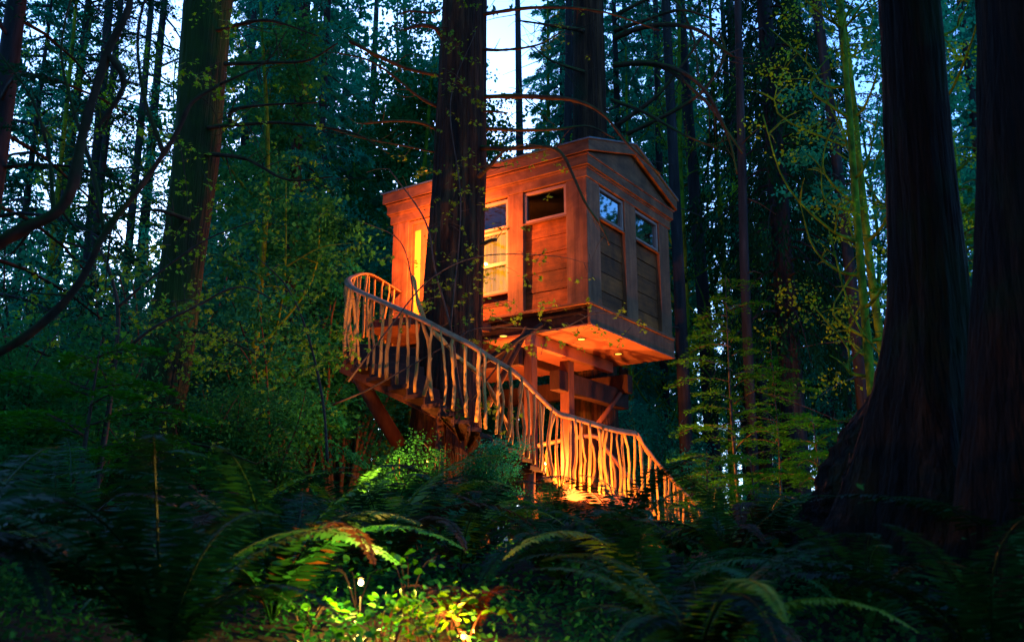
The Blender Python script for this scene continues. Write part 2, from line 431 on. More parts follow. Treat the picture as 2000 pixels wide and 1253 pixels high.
def layered_sapling(name, mat, seed, H, Rm, layers=16, per=700, ls=(.035, .08)):
    """young hemlock: thin stem, flat feathery boughs in layers"""
    g = np.random.default_rng(seed); tv = MB(); Q = []
    tv.tube([(0, 0, 0), (.05, .02, H * .5), (0, .05, H)], [.035, .02, .005], 6, cap=False)
    for b in range(layers):
        z = H * (.15 + .82 * (b + g.uniform(0, 1)) / layers); L = Rm * (1.1 - z / H) ** .6 * g.uniform(.25, 1.15); z += g.normal(0, .1)
        az = b * 2.4 + g.uniform(-.6, .6); d = np.array([math.cos(az), math.sin(az), 0]); s = np.array([-d[1], d[0], 0])
        t = np.linspace(0, 1, 5)
        tv.tube([tuple(np.array([0, 0, z]) + d * L * x + np.array([0, 0, .12 * L * math.sin(x * 3)])) for x in t], [.012, .01, .007, .005, .002], 3, cap=False)
        ns = 16; n = int(per * L / Rm)
        xs = np.linspace(.12, 1, ns); k = g.integers(0, ns, n); sd_ = g.choice([-1, 1], n)
        y = g.uniform(0, 1, n) * L * .42 * (1.15 - xs[k])
        P = np.array([0, 0, z]) + d * (L * xs[k] + y * .55)[:, None] + s * (y * sd_)[:, None] + np.array([0, 0, 1]) * (.12 * L * np.sin(xs[k] * 3) - .12 * y)[:, None] + g.normal(0, .012, (n, 3))
        D = d * .6 + s * (sd_ * g.uniform(.3, 1.2, n))[:, None] + g.normal(0, .35, (n, 3)) * np.array([1, 1, .5])
        ln = g.uniform(*ls, n)
        Q.append(leaves(P, D, unit(np.array([0, 0, 1.]) + g.normal(0, .3, (n, 3))), ln, ln * .4))
    return quads_mesh(name, np.concatenate(Q), mat, (tv.v, tv.f, M['twig']))

def frond_mesh(name, mat, seed, L=1.0, arch=.55, width=.13, pairs=58):
    """one sword-fern frond along +X, rising then arching over: a midrib and pinnae on both sides"""
    g = np.random.default_rng(seed)
    t = np.linspace(0, 1, 14)
    a0 = 1.3 + g.uniform(-.1, .1)
    ang = a0 - t * (a0 + arch)                                    # direction of the midrib against the ground
    seg = L / 13
    x = np.concatenate([[0], np.cumsum(np.cos(ang[:-1]) * seg)]); z = np.concatenate([[0], np.cumsum(np.sin(ang[:-1]) * seg)])
    yy = .05 * L * np.sin(t * 2.5) * g.uniform(-1, 1)
    mb = MB(); mb.tube([(x[k], yy[k], z[k]) for k in range(14)], list(np.linspace(.007, .0015, 14)), 3, cap=False)
    tt = np.linspace(.12, .985, pairs)
    px = np.interp(tt, t, x); pz = np.interp(tt, t, z); py = np.interp(tt, t, yy); pa = np.interp(tt, t, ang)
    T = np.stack([np.cos(pa), np.zeros(pairs), np.sin(pa)], 1); Nn = np.stack([-np.sin(pa), np.zeros(pairs), np.cos(pa)], 1)
    wl = width * L * np.clip(np.sin(np.clip((tt - .02) / .98, 0, 1) ** .6 * 3.05), .12, 1) * g.uniform(.85, 1.1, pairs)
    Q = []
    for s in (-1, 1):
        D = np.array([0, 1., 0]) * s + T * .28 - Nn * g.uniform(.05, .35, pairs)[:, None]
        D = unit(D + g.normal(0, .06, (pairs, 3)))
        Q.append(leaves(np.stack([px, py, pz], 1), D, Nn, wl, np.full(pairs, L * .87 / pairs * 1.25), .1))
    return quads_mesh(name, np.concatenate(Q), mat, (mb.v, mb.f, mat))

def mossy_tree_meshes(seed, H, lean=(0, 0), limbs=7, r0=.16, leafn=4500, leafmat=None, ls=(.07, .16), spread=.32):
    """mossy broadleaf tree: trunk mesh, limb meshes, leafy crown mesh"""
    g = np.random.default_rng(seed)
    top = Vector((lean[0], lean[1], H))
    c = bez([(0, 0, 0), Vector((g.normal(0, .15), g.normal(0, .15), H * .33)) + top * .25 - Vector((0, 0, H * .25)), Vector((g.normal(0, .3), g.normal(0, .3), H * .66)) + top * .6 - Vector((0, 0, H * .6)), top], 24)
    rr = list(np.linspace(r0, r0 * .25, 24) * g.uniform(.9, 1.12, 24))
    tm = MB().tube(c, rr, 10).mesh('mossy_trunk', M['moss'], True)
    lm = []; pts = []
    for k in range(limbs):
        f = .18 + .72 * (k + g.uniform(0, .8)) / limbs; i = int(f * 23); p = c[i]
        az = g.uniform(0, 6.28); L = H * spread * (1.2 - f) * g.uniform(.6, 1.2)
        d = Vector((math.cos(az), math.sin(az), 0))
        line = bez([p, p + d * L * .3 + Vector((0, 0, L * .12)), p + d * L * .65 + Vector((g.normal(0, .2), g.normal(0, .2), L * .55)), p + d * L * .8 + Vector((g.normal(0, .3), g.normal(0, .3), L * 1.2))], 12)
        mb = MB(); mb.tube(line, list(np.linspace(rr[i] * .5, .012, 12) * g.uniform(.8, 1.25, 12)), 6)
        for q in range(5):
            j = g.integers(3, 11); a2 = g.uniform(0, 6.28); l2 = L * g.uniform(.2, .45)
            e = line[j] + Vector((math.cos(a2) * l2, math.sin(a2) * l2, l2 * g.uniform(-.1, .8)))
            tw = bez([line[j], line[j].lerp(e, .5) + Vector((0, 0, .12 * l2)), e], 6)
            mb.tube(tw, list(np.linspace(.022, .006, 6)), 4, cap=False); pts += tw[2:]
        pts += line[5:]
        lm.append(mb.mesh('mossy_limb', M['moss'], True))
    P0 = np.array([tuple(p) for p in pts]); n = leafn
    cl_ = P0[g.integers(0, len(P0), n // 40)] + g.normal(0, .45, (n // 40, 3)); P = cl_[g.integers(0, len(cl_), n)] + g.normal(0, .17, (n, 3)) * np.array([1, 1, .6])
    D = g.normal(0, 1, (n, 3)) - np.array([0, 0, .5]); L = g.uniform(*ls, n)
    cm = quads_mesh('broadleaf_crown', leaves(P, D, unit(g.normal(0, .7, (n, 3)) + np.array([0, 0, 1])), L, L * .75, .1), leafmat or M['leaf_teal'])
    return tm, lm, cm

ORD = ['first', 'second', 'third', 'fourth', 'fifth', 'sixth', 'seventh', 'eighth', 'ninth', 'tenth', 'eleventh', 'twelfth', 'thirteenth', 'fourteenth', 'fifteenth', 'sixteenth', 'seventeenth', 'eighteenth', 'nineteenth', 'twentieth']
def nth(i, row, what, where):
    if len(row) == 1: return f'the only {what} {where}'
    where = where.replace('in the forest', 'in forest')
    return f'{what} {where}, {ORD[i]} from left'
def px_of(x, y, z=0):
    """photograph column of a place point"""
    d = y * cp + z * sp
    return 1000 + FPX * x / d

# ================================================================= THE SETTING: ground
xs = np.concatenate([np.linspace(-220, -30, 14), np.linspace(-28, 28, 90), np.linspace(30, 220, 14)])
ys = np.concatenate([np.linspace(-60, -6, 10), np.linspace(-5, 40, 90), np.linspace(42, 320, 20)])
gv = [(float(x), float(y), ground_z(x, y)) for y in ys for x in xs]
nx_ = len(xs)
gf = [(j * nx_ + i, j * nx_ + i + 1, (j + 1) * nx_ + i + 1, (j + 1) * nx_ + i) for j in range(len(ys) - 1) for i in range(nx_ - 1)]
gm = bpy.data.meshes.new('ground'); gm.from_pydata(gv, [], gf); gm.update(); gm.materials.append(M['soil'])
gm.polygons.foreach_set('use_smooth', [True] * len(gm.polygons))
link('ground', gm, kind='structure', label='dark forest floor of soil and moss')

# leaf litter and low herbs on the floor: uncountable
n = 60000
yy = rng.uniform(1.8, 24, n); xx = rng.normal(0, 1, n) * 0 + rng.uniform(-.62, .62, n) * yy * 1.05; q_ = rng.uniform(0, 1, n) < .25; yy[q_] = rng.uniform(3.6, 6.5, q_.sum()); xx[q_] = rng.uniform(-3, 3, q_.sum())
kk = ~((yy < 5.9) & (xx > -1.8) & (xx < .3)) | (rng.uniform(0, 1, n) < .6); xx, yy = xx[kk], yy[kk]; n = len(xx)
zz = np.array([ground_z(a, b) for a, b in zip(xx, yy)]) + rng.exponential(.07, n)
P = np.stack([xx, yy, zz], 1); D = rng.normal(0, 1, (n, 3)) * np.array([1, 1, .5]); Lf = rng.uniform(.03, .09, n) * np.clip(yy / 8, .45, 1)
link('ground_cover', quads_mesh('ground_cover', leaves(P, D, unit(rng.normal(0, .5, (n, 3)) + np.array([0, 0, 1])), Lf, Lf * .6, .1), M['leaf_green']), kind='stuff', label='low green herbs and leaf litter on the forest floor')

# ================================================================= TREEHOUSE
C0 = Vector((1.195, 15.2, 0))
HROT = math.atan2(.8276, .5613)
house = thing('treehouse', 'small gabled cedar treehouse on posts glowing orange behind the thick trunk', 'treehouse', C0, HROT)
# local frame: x runs along the right-hand gable wall, y along the left-hand eaves wall; z from eye level
LX, LY = 2.99, 4.06
ZB, ZT = 4.25, 6.33
def hp(name, args, mat, parent=house, bevel=0, **kw):
    mb = MB()
    for a in args: mb.box(*a)
    return part(name, mb, M[mat], parent, bevel=bevel, **kw)
# walls with openings: back and far side closed, front and right built of bays
hp('back_wall', [(LX - .08, LX, .09, LY - .09, ZB, ZT)], 'siding')
hp('end_wall', [(.09, LX - .09, LY - .08, LY, ZB, ZT)], 'siding')
hp('floor', [(.06, LX - .03, .06, LY - .03, 4.19, ZB + .01)], 'interior')
hp('ceiling', [(.1, LX - .1, .1, LY - .1, 6.29, 6.325)], 'interior')
# pilasters on the left face (x = 0) and the right face (y = 0)
for t0, t1 in ((0.42, 0), (1.19, 1.5), (2.65, 2.95), (3.69, 4.06)):
    if t1 == 0: continue
    hp('pilaster', [(-.045, .06, t0, t1, ZB, ZT)], 'wood_v', bevel=.006)
hp('corner_post', [(-.045, .09, -.042, .35, ZB, ZT), (.09, .38, -.042, .09, ZB, ZT)], 'wood_v', bevel=.006)
for s0, s1 in ((1.25, 1.66), (2.58, 2.99)):
    hp('pilaster', [(s0, s1, -.045, .06, ZB, ZT)], 'wood_v', bevel=.006)
# lapped siding boards
def boards(face, a, b, zs):
    for k in range(len(zs) - 1):
        z0, z1 = zs[k], zs[k + 1] - .008
        mb = MB(); j = random.uniform(-.004, .004)
        o0, o1 = .026 + j, .036 + j                                        # foot proud, head set back
        if face == 'L': vs = [(o0, a, z0), (o0, b, z0), (.075, b, z0), (.075, a, z0), (o1, a, z1), (o1, b, z1), (.075, b, z1), (.075, a, z1)]
        else: vs = [(a, o0, z0), (b, o0, z0), (b, .075, z0), (a, .075, z0), (a, o1, z1), (b, o1, z1), (b, .075, z1), (a, .075, z1)]
        mb.add(vs, [(0, 3, 2, 1), (4, 5, 6, 7), (0, 1, 5, 4), (1, 2, 6, 5), (2, 3, 7, 6), (3, 0, 4, 7)])
        part('board', mb, M['siding'], house)
zb = [4.25, 4.55, 4.88, 5.2, 5.48, 5.76]
boards('L', .352, 1.188, zb)
boards('R', .382, 1.248, zb)
boards('R', 1.662, 2.578, [4.25, 4.52, 4.85, 5.16, 5.46, 5.76])
boards('L', 1.502, 2.648, [4.25, 4.44, 4.63])
boards('L', .352, 1.188, [6.31, 6.33]); boards('R', .382, 1.248, [6.31, 6.33])
hp('wall_lining', [(.078, .09, .35, 2.9, ZB, 4.62), (.078, .09, .35, 1.19, 4.62, 5.74)], 'interior')
hp('wall_lining', [(.38, 2.95, .078, .09, ZB, 5.74)], 'interior')
def window(face, a, b, z0, z1, fw=.05, curtain=False, out=-.02, mull=None):
    def bx(p0, p1, q0, q1, r0, r1):
        return (p0, p1, q0, q1, r0, r1) if face == 'L' else (q0, q1, p0, p1, r0, r1)
    f = hp('window', [bx(out, .07, a, b, z0, z0 + fw), bx(out, .07, a, b, z1 - fw, z1), bx(out, .07, a, a + fw, z0 + fw, z1 - fw), bx(out, .07, b - fw, b, z0 + fw, z1 - fw)], 'frame', bevel=.004)
    if mull:
        hp('mullion', [bx(out + .004, .06, a + fw, b - fw, m - .03, m + .03) for m in mull], 'frame', parent=f)
    ps = [z0 + fw] + [m for m in (mull or [])] + [z1 - fw]
    for k in range(len(ps) - 1):
        hp('pane', [bx(.02, .026, a + fw - .005, b - fw + .005, ps[k] + (.03 if k else 0), ps[k + 1] - (.03 if k < len(ps) - 2 else 0))], 'glass_clear' if face == 'L' else 'glass', parent=f)
    hp('sill', [bx(out - .025, .0, a - .02, b + .02, z0 - .03, z0 - .002)], 'wood_h', parent=f)
    if curtain:
        mb = MB(); n_ = 90
        for k in range(n_):
            y0 = a + fw + (b - a - 2 * fw) * k / n_; y1 = a + fw + (b - a - 2 * fw) * (k + 1) / n_
            w0 = .055 + .018 * math.sin(k * .9) + .01 * math.sin(k * .37); w1 = .055 + .018 * math.sin((k + 1) * .9) + .01 * math.sin((k + 1) * .37)
            mb.add([(w0, y0, z0 + fw), (w1, y1, z0 + fw), (w1, y1, z1 - fw), (w0, y0, z1 - fw)], [(0, 1, 2, 3)])
        part('curtain', mb, M['curtain'], f, True)
    return f
window('L', .353, 1.187, 5.76, 6.31)
window('L', 1.503, 2.647, 5.77, 6.29)
window('L', 1.503, 2.647, 4.64, 5.75, curtain=True, mull=[5.16])
window('R', .383, 1.247, 5.76, 6.31)
window('R', 1.663, 2.577, 5.76, 6.31)
# door
door = hp('door', [(.0, .05, 3.02, 3.62, 4.26, 6.25)], 'wood_v', bevel=.004, label='orange lit door with tall narrow lit panes')
hp('door_frame', [(-.03, .06, 2.952, 3.018, 4.26, 6.31), (-.03, .06, 3.622, 3.688, 4.26, 6.31), (-.03, .06, 3.018, 3.622, 6.252, 6.31)], 'wood_v', parent=door)
for t in (3.13, 3.43): hp('pane', [(-.006, -.002, t, t + .13, 4.5, 6.12)], 'strip', parent=door)
hp('handle', [(-.06, -.045, 3.07, 3.085, 5.1, 5.3), (-.045, .0, 3.072, 3.083, 5.11, 5.13), (-.045, .0, 3.072, 3.083, 5.27, 5.29)], 'metal', parent=door)
# entablature: two stepped bands, then the roof whose eave boards make the third
for z0, z1, o in ((6.332, 6.52, .06), (6.522, 6.718, .11)):
    hp('cornice_band', [(-o, LX + o, -o, .1, z0, z1), (-o, .1, .102, LY + o, z0, z1), (LX - .1, LX + o, .102, LY + o, z0, z1), (.102, LX - .102, LY - .1, LY + o, z0, z1)], 'wood_h', bevel=.005)
    hp('cornice_lip', [(-o - .018, LX + o + .018, -o - .018, -o - .001, z1 - .03, z1 - .003), (-o - .018, -o - .001, -o, LY + o + .018, z1 - .03, z1 - .003)], 'wood_h')
AP = LX / 2
for sgn in (0, 1):
    mb = MB()
    xe = -.17 if sgn == 0 else LX + .17
    for y0, y1 in ((-.17, LY + .17),):
        vs = [(xe, y0, 6.72), (AP, y0, 7.24), (AP, y0, 7.42), (xe, y0, 6.915), (xe, y1, 6.72), (AP, y1, 7.24), (AP, y1, 7.42), (xe, y1, 6.915)]
        mb.add(vs, [(0, 1, 2, 3), (7, 6, 5, 4), (0, 4, 5, 1), (3, 2, 6, 7), (0, 3, 7, 4), (1, 5, 6, 2)])
    rf = part('roof', mb, M['wood_h'], house, bevel=.006)
    mb = MB(); xo = xe - .03 if sgn == 0 else xe + .03
    vs = [(xo, -.2, 6.909), (AP, -.2, 7.424), (AP, -.2, 7.45), (xo, -.2, 6.935), (xo, LY + .2, 6.909), (AP, LY + .2, 7.424), (AP, LY + .2, 7.45), (xo, LY + .2, 6.935)]
    mb.add(vs, [(0, 1, 2, 3), (7, 6, 5, 4), (0, 4, 5, 1), (3, 2, 6, 7), (0, 3, 7, 4), (1, 5, 6, 2)])
    part('roofing', mb, M['roofing'], rf)
for y0 in (-.07, LY + .03):
    mb = MB().add([(-.12, y0, 6.722), (LX + .12, y0, 6.722), (AP, y0, 7.238), (-.12, y0 + .04, 6.722), (LX + .12, y0 + .04, 6.722), (AP, y0 + .04, 7.238)], [(0, 1, 2), (5, 4, 3), (0, 3, 4, 1), (1, 4, 5, 2), (2, 5, 3, 0)])
    part('pediment', mb, M['wood_h'], house)
# base moulding, skirt, soffit
hp('base_moulding', [(-.065, LX + .065, -.065, .0, 4.2, 4.248), (-.065, 0, .0, LY, 4.2, 4.248)], 'wood_h', bevel=.006)
hp('skirt_board', [(-.0, LX + .08, -.035, .01, 3.895, 4.195), (LX + .04, LX + .08, .01, LY, 3.895, 4.195)], 'wood_v')
hp('rim_joist', [(.1, .16, .02, LY, 3.9, 4.19)], 'dark_wood')
for k in range(4):
    a_, b_ = .02 + k * .765, .02 + (k + 1) * .765 - .007
    for y0_, y1_ in ((-.04, 2.05), (2.12, LY)): hp('soffit_panel', [(a_, b_, y0_, y1_, 3.87 + .001 * (k % 2), 3.893)], 'soffit')
hp('joist', [(.02, LX - .1, 2.05, 2.12, 3.74, 3.89)], 'dark_wood')
def hl(x, y):   # place -> house-local
    d = Vector((x, y, 0)) - C0
    return d.x * .5613 + d.y * .8276, d.x * -.8278 + d.y * .5611
for (x, y) in ((1.15, 16.17), (1.88, 17.29), (-.14, 15.95)):
    lx, ly = hl(x, y)
    c = [(lx + .058 * math.cos(a), ly + .058 * math.sin(a)) for a in np.linspace(0, 2 * math.pi, 20, endpoint=False)]
    d = part('downlight', MB().prism(c, 3.862, 3.869), M['downlight'], house)
    ring = MB(); n_ = 20
    for k in range(n_):
        a0, a1 = 2 * math.pi * k / n_, 2 * math.pi * (k + 1) / n_
        q = [(lx + r_ * math.cos(a), ly + r_ * math.sin(a)) for a in (a0, a1) for r_ in (.06, .075)]
        ring.prism([q[0], q[1], q[3], q[2]], 3.858, 3.869)
    part('ring', ring, M['metal'], d)
# carrying timbers
bs = Vector((.26, 15.72, 3.76)); be = bs + Vector((.5613, .8276, 0)) * 2.75
def loc(p): # world -> house object space
    p = Vector(p); a, b = hl(p.x, p.y); return Vector((a, b, p.z))
part('carrying_beam', MB().beam(loc(bs), loc(be), .12, .2), M['soffit'], house, bevel=.006)
b2 = Vector((.72, 16.7, 3.28)); part('girder', MB().beam(loc(b2), loc(b2 + Vector((.5613, .8276, 0)) * 2.5), .2, .34), M['dark_wood'], house, bevel=.01)
b3 = Vector((.25, 15.75, 3.5)); part('girder', MB().beam(loc(b3 + Vector((-.8278, .5611, 0)) * 2.4), loc(b3 + Vector((.9, -.61, 0)) * -.1), .16, .3), M['dark_wood'], house, bevel=.01)
b4 = b2 + Vector((.5613, .8276, 0)) * 2.2 + Vector((0, 0, .25)); part('girder', MB().beam(loc(b4 + Vector((-.8278, .5611, 0)) * 2.72), loc(b4 + Vector((.8278, -.5611, 0)) * .3), .2, .34), M['dark_wood'], house, bevel=.01)
for (x, y, zt, w) in ((.3, 15.85, 3.66, .16), (.95, 17.0, 3.66, .18), (-1.35, 17.3, 3.66, .16)):
    part('post', MB().beam(loc((x, y, ground_z(x, y) - .1)), loc((x, y, zt)), w, w, up=(0, 1, 0)), M['beam'], house, bevel=.008)
part('brace', MB().tube([loc(W(1168, 826, 17.9)), loc(W(1212, 768, 18.3))], .045, 8), M['beam'], house, True)
part('brace', MB().tube([loc(W(900, 735, 15.0)), loc(W(1060, 632, 14.9))], [.05, .035], 7), M['dark_wood'], house, True)
part('brace', MB().tube([loc(W(948, 800, 15.6)), loc(W(1030, 640, 15.6))], [.06, .05], 7), M['dark_wood'], house, True)

# ================================================================= STAIRCASE winding round the big trunk
TX, TY = -.74, 15.05          # axis of the big trunk at stair height
stair = thing('staircase', 'winding stair with wavy peeled branch balusters curling round the thick trunk', 'staircase', (TX, TY, 0))
SO = Vector((TX, TY, 0))
def sl(p): return Vector(p) - SO
rail_px = [(780, 571, 17.35), (722, 537, 16.0), (688, 541, 15.1), (680, 552, 14.3), (697, 567, 13.7), (760, 595, 13.2), (819, 621, 12.85), (870, 648, 12.65), (921, 674, 12.75), (959, 699, 13.0), (1007, 729, 13.6), (1048, 769, 14.3), (1087, 805, 14.9), (1119, 815, 15.2), (1196, 838, 15.95), (1243, 846, 16.4)]
rp = [W(*q) for q in rail_px]
rail = bez(rp, 150)
part('handrail', MB().tube([sl(p) for p in rail], .034, 8, flat=(1.7, .75)), M['rail'], stair, True)
fin_px = [(1243, 846, 16.4), (1266, 882, 16.6), (1308, 931, 16.95), (1333, 959, 17.15), (1372, 998, 17.5)]
finr = bez([W(*q) for q in fin_px], 40)
part('handrail', MB().tube([sl(p) for p in finr], [.036 + .008 * math.sin(k * .8) for k in range(40)], 8), M['rail'], stair, True, label='rough handrail of the last flight')
far_px = [(1040, 872, 17.6), (1085, 862, 17.6), (1130, 853, 17.7), (1165, 853, 17.8), (1188, 882, 17.9), (1217, 918, 18.0), (1252, 962, 18.2)]
farr = bez([W(*q) for q in far_px], 60)
part('handrail', MB().tube([sl(p) for p in farr], .038, 8), M['rail'], stair, True)
inn_px = [(806, 540, 14.5), (812, 566, 14.35), (819, 598, 14.2), (838, 637, 13.9), (868, 668, 13.8), (895, 698, 13.8), (943, 736, 14.0), (965, 775, 14.2), (985, 815, 14.5), (1000, 850, 14.7)]
innr = bez([W(*q) for q in inn_px], 50)
part('handrail', MB().tube([sl(p) for p in innr], [.03 + .01 * math.sin(k * .7) for k in range(50)], 7), M['peeled'], stair, True, label='crooked natural branch handrail on the inner side')
# wavy balusters: eight shared meshes, unit height
bal = []
for k in range(9):
    g = np.random.default_rng(100 + k); n_ = 9
    q_ = np.linspace(0, 1, n_); xx_ = g.normal(0, .03) * np.sin(q_ * 3.14) + g.normal(0, .014) * np.sin(q_ * 6.28 + g.uniform(0, 3)) + g.normal(0, .004, n_); yy_ = g.normal(0, .02) * np.sin(q_ * 3.14 + .5) + g.normal(0, .004, n_); rr_ = g.uniform(.014, .026)
    mb = MB().tube([(xx_[i], yy_[i], i / (n_ - 1)) for i in range(n_)], [rr_ * g.uniform(.88, 1.1) * (1.1 - .15 * i / n_) for i in range(n_)], 7)
    if k % 3 == 0:
        j = 4; mb.tube([(xx_[j], yy_[j], .5), (xx_[j] + .035, yy_[j], .56)], [.012, .009], 5)
    bal.append(mb.mesh('baluster', M['peeled'], True))
cnt = 0
def place_balusters(line, hgt, step, skip=None, jit=.15):
    global cnt
    acc = 0
    for k in range(1, len(line)):
        acc += (line[k] - line[k - 1]).length
        if acc >= (step(k / (len(line) - 1)) if callable(step) else step):
            stp = step(.5) if callable(step) else step
            acc = random.uniform(-jit, jit) * stp
            p = line[k]; h = hgt(k / (len(line) - 1)) if callable(hgt) else hgt
            o = link('baluster', bal[cnt % 9], stair); cnt += 1
            o.location = sl((p.x + random.uniform(-.01, .01), p.y, p.z - h)); o.scale = (random.uniform(.8, 1.25), 1, h)
            o.rotation_euler = (random.uniform(-.03, .03), random.uniform(-.05, .05), random.uniform(0, 6.28))
place_balusters(rail, lambda f: 1.03 + .06 * math.sin(f * 9), lambda f: .15 if f < .78 else .105)
place_balusters(finr, .95, .105)
place_balusters(farr, .85, .13)
# outer stringer below the balusters, treads radial towards the trunk
foot = [p - Vector((0, 0, 1.07)) for p in rail]
TC = Vector((TX, TY, 0))
nt_ = 17
zt0, zt1 = foot[22].z + .05, foot[118].z + .02
for k in range(nt_):
    a = foot[22 + int((118 - 22) * k / nt_)]; b = foot[min(149, 22 + int((118 - 22) * (k + 1) / nt_) + 1)]
    z = a.z * .5 + b.z * .5
    da = (Vector((a.x, a.y, 0)) - TC); db = (Vector((b.x, b.y, 0)) - TC)
    ia = TC + da.normalized() * .75; ib = TC + db.normalized() * .75
    q = [(ia.x, ia.y), (a.x, a.y), (b.x, b.y), (ib.x, ib.y)]
    q = [(x - TX, y - TY) for x, y in q]
    ar = sum(q[i][0] * q[(i + 1) % 4][1] - q[(i + 1) % 4][0] * q[i][1] for i in range(4))
    if ar < 0: q = q[::-1]
    part('tread', MB().prism(q, z - .03, z + .03), M['dark_wood'], stair, bevel=.006)
    # closed riser under the back edge
    e0, e1 = Vector((ib.x, ib.y, z - .1)), Vector((b.x, b.y, z - .1))
    part('riser', MB().beam(sl(e0), sl(e1), .02, .14), M['dark_wood'], stair)
# carrying beams under the winders
for (u0, v0, y0, u1, v1, y1, w, h) in ((672, 715, 14.2, 868, 808, 13.5, .14, .2), (690, 735, 14.8, 870, 788, 14.6, .14, .18), (672, 718, 14.3, 800, 716, 15.0, .12, .16)):
    part('bearer', MB().beam(sl(W(u0, v0, y0)), sl(W(u1, v1, y1)), w, h), M['beam'], stair, bevel=.01)
part('brace', MB().tube([sl(W(700, 735, 14.5)), sl(W(735, 795, 14.6)), sl(W(782, 872, 14.75))], [.1, .105, .11], 10), M['beam'], stair, True, label='slanting brown log brace under the upper winders')
for (u, v, y, w) in ((862, 792, 13.3, .1), (1034, 850, 14.4, .12)):
    p = W(u, v, y); part('post', MB().tube([sl((p.x, p.y, ground_z(p.x, p.y) - .1)), sl(p)], w * .7, 8), M['beam'], stair, True)
# upper landing in front of the door
pl = [(-2.16, 17.47), (-2.36, 15.95), (-1.3, 15.62), (-.35, 16.2)]
pl = [(x - TX, y - TY) for x, y in pl]
part('landing', MB().prism(pl, 4.0, 4.13), M['beam'], stair, label='timber landing at the door')
# lower landing and last flight
la, lb = foot[122], foot[149]
q = [(la.x, la.y), (lb.x, lb.y), (lb.x - .85, lb.y + 1.2), (la.x - .7, la.y + 1.3)]
part('landing', MB().prism([(x - TX, y - TY) for x, y in q], la.z * .5 + lb.z * .5 - .1, la.z * .5 + lb.z * .5 + .0), M['beam'], stair, label='low timber landing beside the ferns')
part('fascia', MB().beam(sl(la - Vector((0, 0, .1))), sl(lb - Vector((0, 0, .1))), .04, .16), M['soffit'], stair)
for k in range(7):
    f = (k + .5) / 7; j = int(f * 39); p = finr[j] - Vector((0, 0, 1.0)); t = (finr[min(39, j + 3)] - finr[max(0, j - 3)]); t.z = 0; t.normalize(); nn = Vector((-t.y, t.x, 0))
    a = p - t * .14; b = p + t * .14
    q = [(a.x, a.y), (b.x, b.y), (b.x + nn.x * 1.1, b.y + nn.y * 1.1), (a.x + nn.x * 1.1, a.y + nn.y * 1.1)]
    part('tread', MB().prism([(x - TX, y - TY) for x, y in q], p.z - .03, p.z + .03), M['beam'], stair)

# ================================================================= LAMPS
def point(name, loc_, power, col, rad=.05, parent=None, spot=None):
    l = bpy.data.lights.new(name, 'SPOT' if spot else 'POINT'); l.energy = power; l.color = col; l.shadow_soft_size = rad
    o = bpy.data.objects.new(name, l); COL.objects.link(o); o.location = loc_
    if spot:
        l.spot_size = spot[0]; l.spot_blend = .6
        o.rotation_euler = Vector(spot[1]).to_track_quat('-Z', 'Y').to_euler()
    if parent: o.parent = parent
    return o
ORANGE = (1.0, .26, .045)
def lantern(pos, label, power, cat='lamp', col=ORANGE, spot=None, wall=False, rad=.02, bulb='bulb'):
    t = thing('wall_lantern' if wall else 'garden_or_fill_lamp', label, cat, pos)
    if wall:
        part('bracket', MB().box(-.015, .015, .02, .38, -.02, .01).box(-.05, .05, .38, .4, -.08, .08), M['metal'], t)
        part('cap', MB().prism([(.06 * math.cos(a), .06 * math.sin(a)) for a in np.linspace(0, 6.28, 9)[:-1]], .08, .1), M['metal'], t)
        b = MB().tube([(0, 0, -.05), (0, 0, 0), (0, 0, .05)], [.02, .03, .02], 8)
    else:
        part('stake', MB().tube([(0, 0, -.16), (0, 0, -.06)], .003, 6), M['metal'], t)
        part('cap', MB().tube([(0, 0, .016), (0, 0, .02), (0, 0, .024)], [.014, .013, .004], 10), M['metal'], t)
        b = MB().tube([(0, 0, -.012), (0, 0, -.006), (0, 0, .006), (0, 0, .012)], [.004, .011, .011, .005], 8)
    part('bulb', b, M[bulb], t, True)
    if wall:
        point('light', (-.03, -.09, 0), power * .42, col, rad, t)
        point('light', (.0, -.42, 0), power, col, rad, t, (R(170), (.0, 1, -.1)))  # extra spot off the lantern, added to brighten the wall but not the trees
    else: point('light', (0, -.07, 0), power, col, rad, t, spot)
    return t
# wall lantern beside the door, hidden behind the trunk
wl = C0 + Vector((-.8278, .5611, 0)) * 2.6 + Vector((-.5613, -.8276, 0)) * .4 + Vector((0, 0, 5.55))
o = lantern(wl, 'black wall lantern beside the treehouse door, behind the thick trunk', 160, wall=True); o.rotation_euler.z = HROT - R(90)
lantern(W(1175, 1040, 15.0), 'small lamp among ferns shining up at the lower balusters', 210, col=(1, .33, .05))
lantern(W(835, 900, 13.75), 'small added lamp at the trunk foot brightening the curved winders', 4)  # added fill lamp that lifts the dark balusters
lantern(W(690, 1000, 11.0), 'small added spotlight among ferns brightening the winding stair rail', 300, col=(1, .36, .06), spot=(R(62), W(850, 700, 12.9) - W(690, 1000, 11.0)))  # added fill spot that warms the grey upper railing
lantern(W(950, 903, 15.9), 'small lamp under the lower steps near the post', 110)
lantern(W(1065, 905, 16.9), 'small lamp on the ground beneath the treehouse floor', 105)
lantern(W(705, 1137, 4.75), 'tiny bright garden lamp among oval leaves in the foreground', 8, col=(1, .6, .1), rad=.009, bulb='bulb_white')
lantern(W(905, 1242, 4.5), 'low orange garden lamp behind dry ferns in the foreground', 8, col=(1, .25, .03), rad=.006)

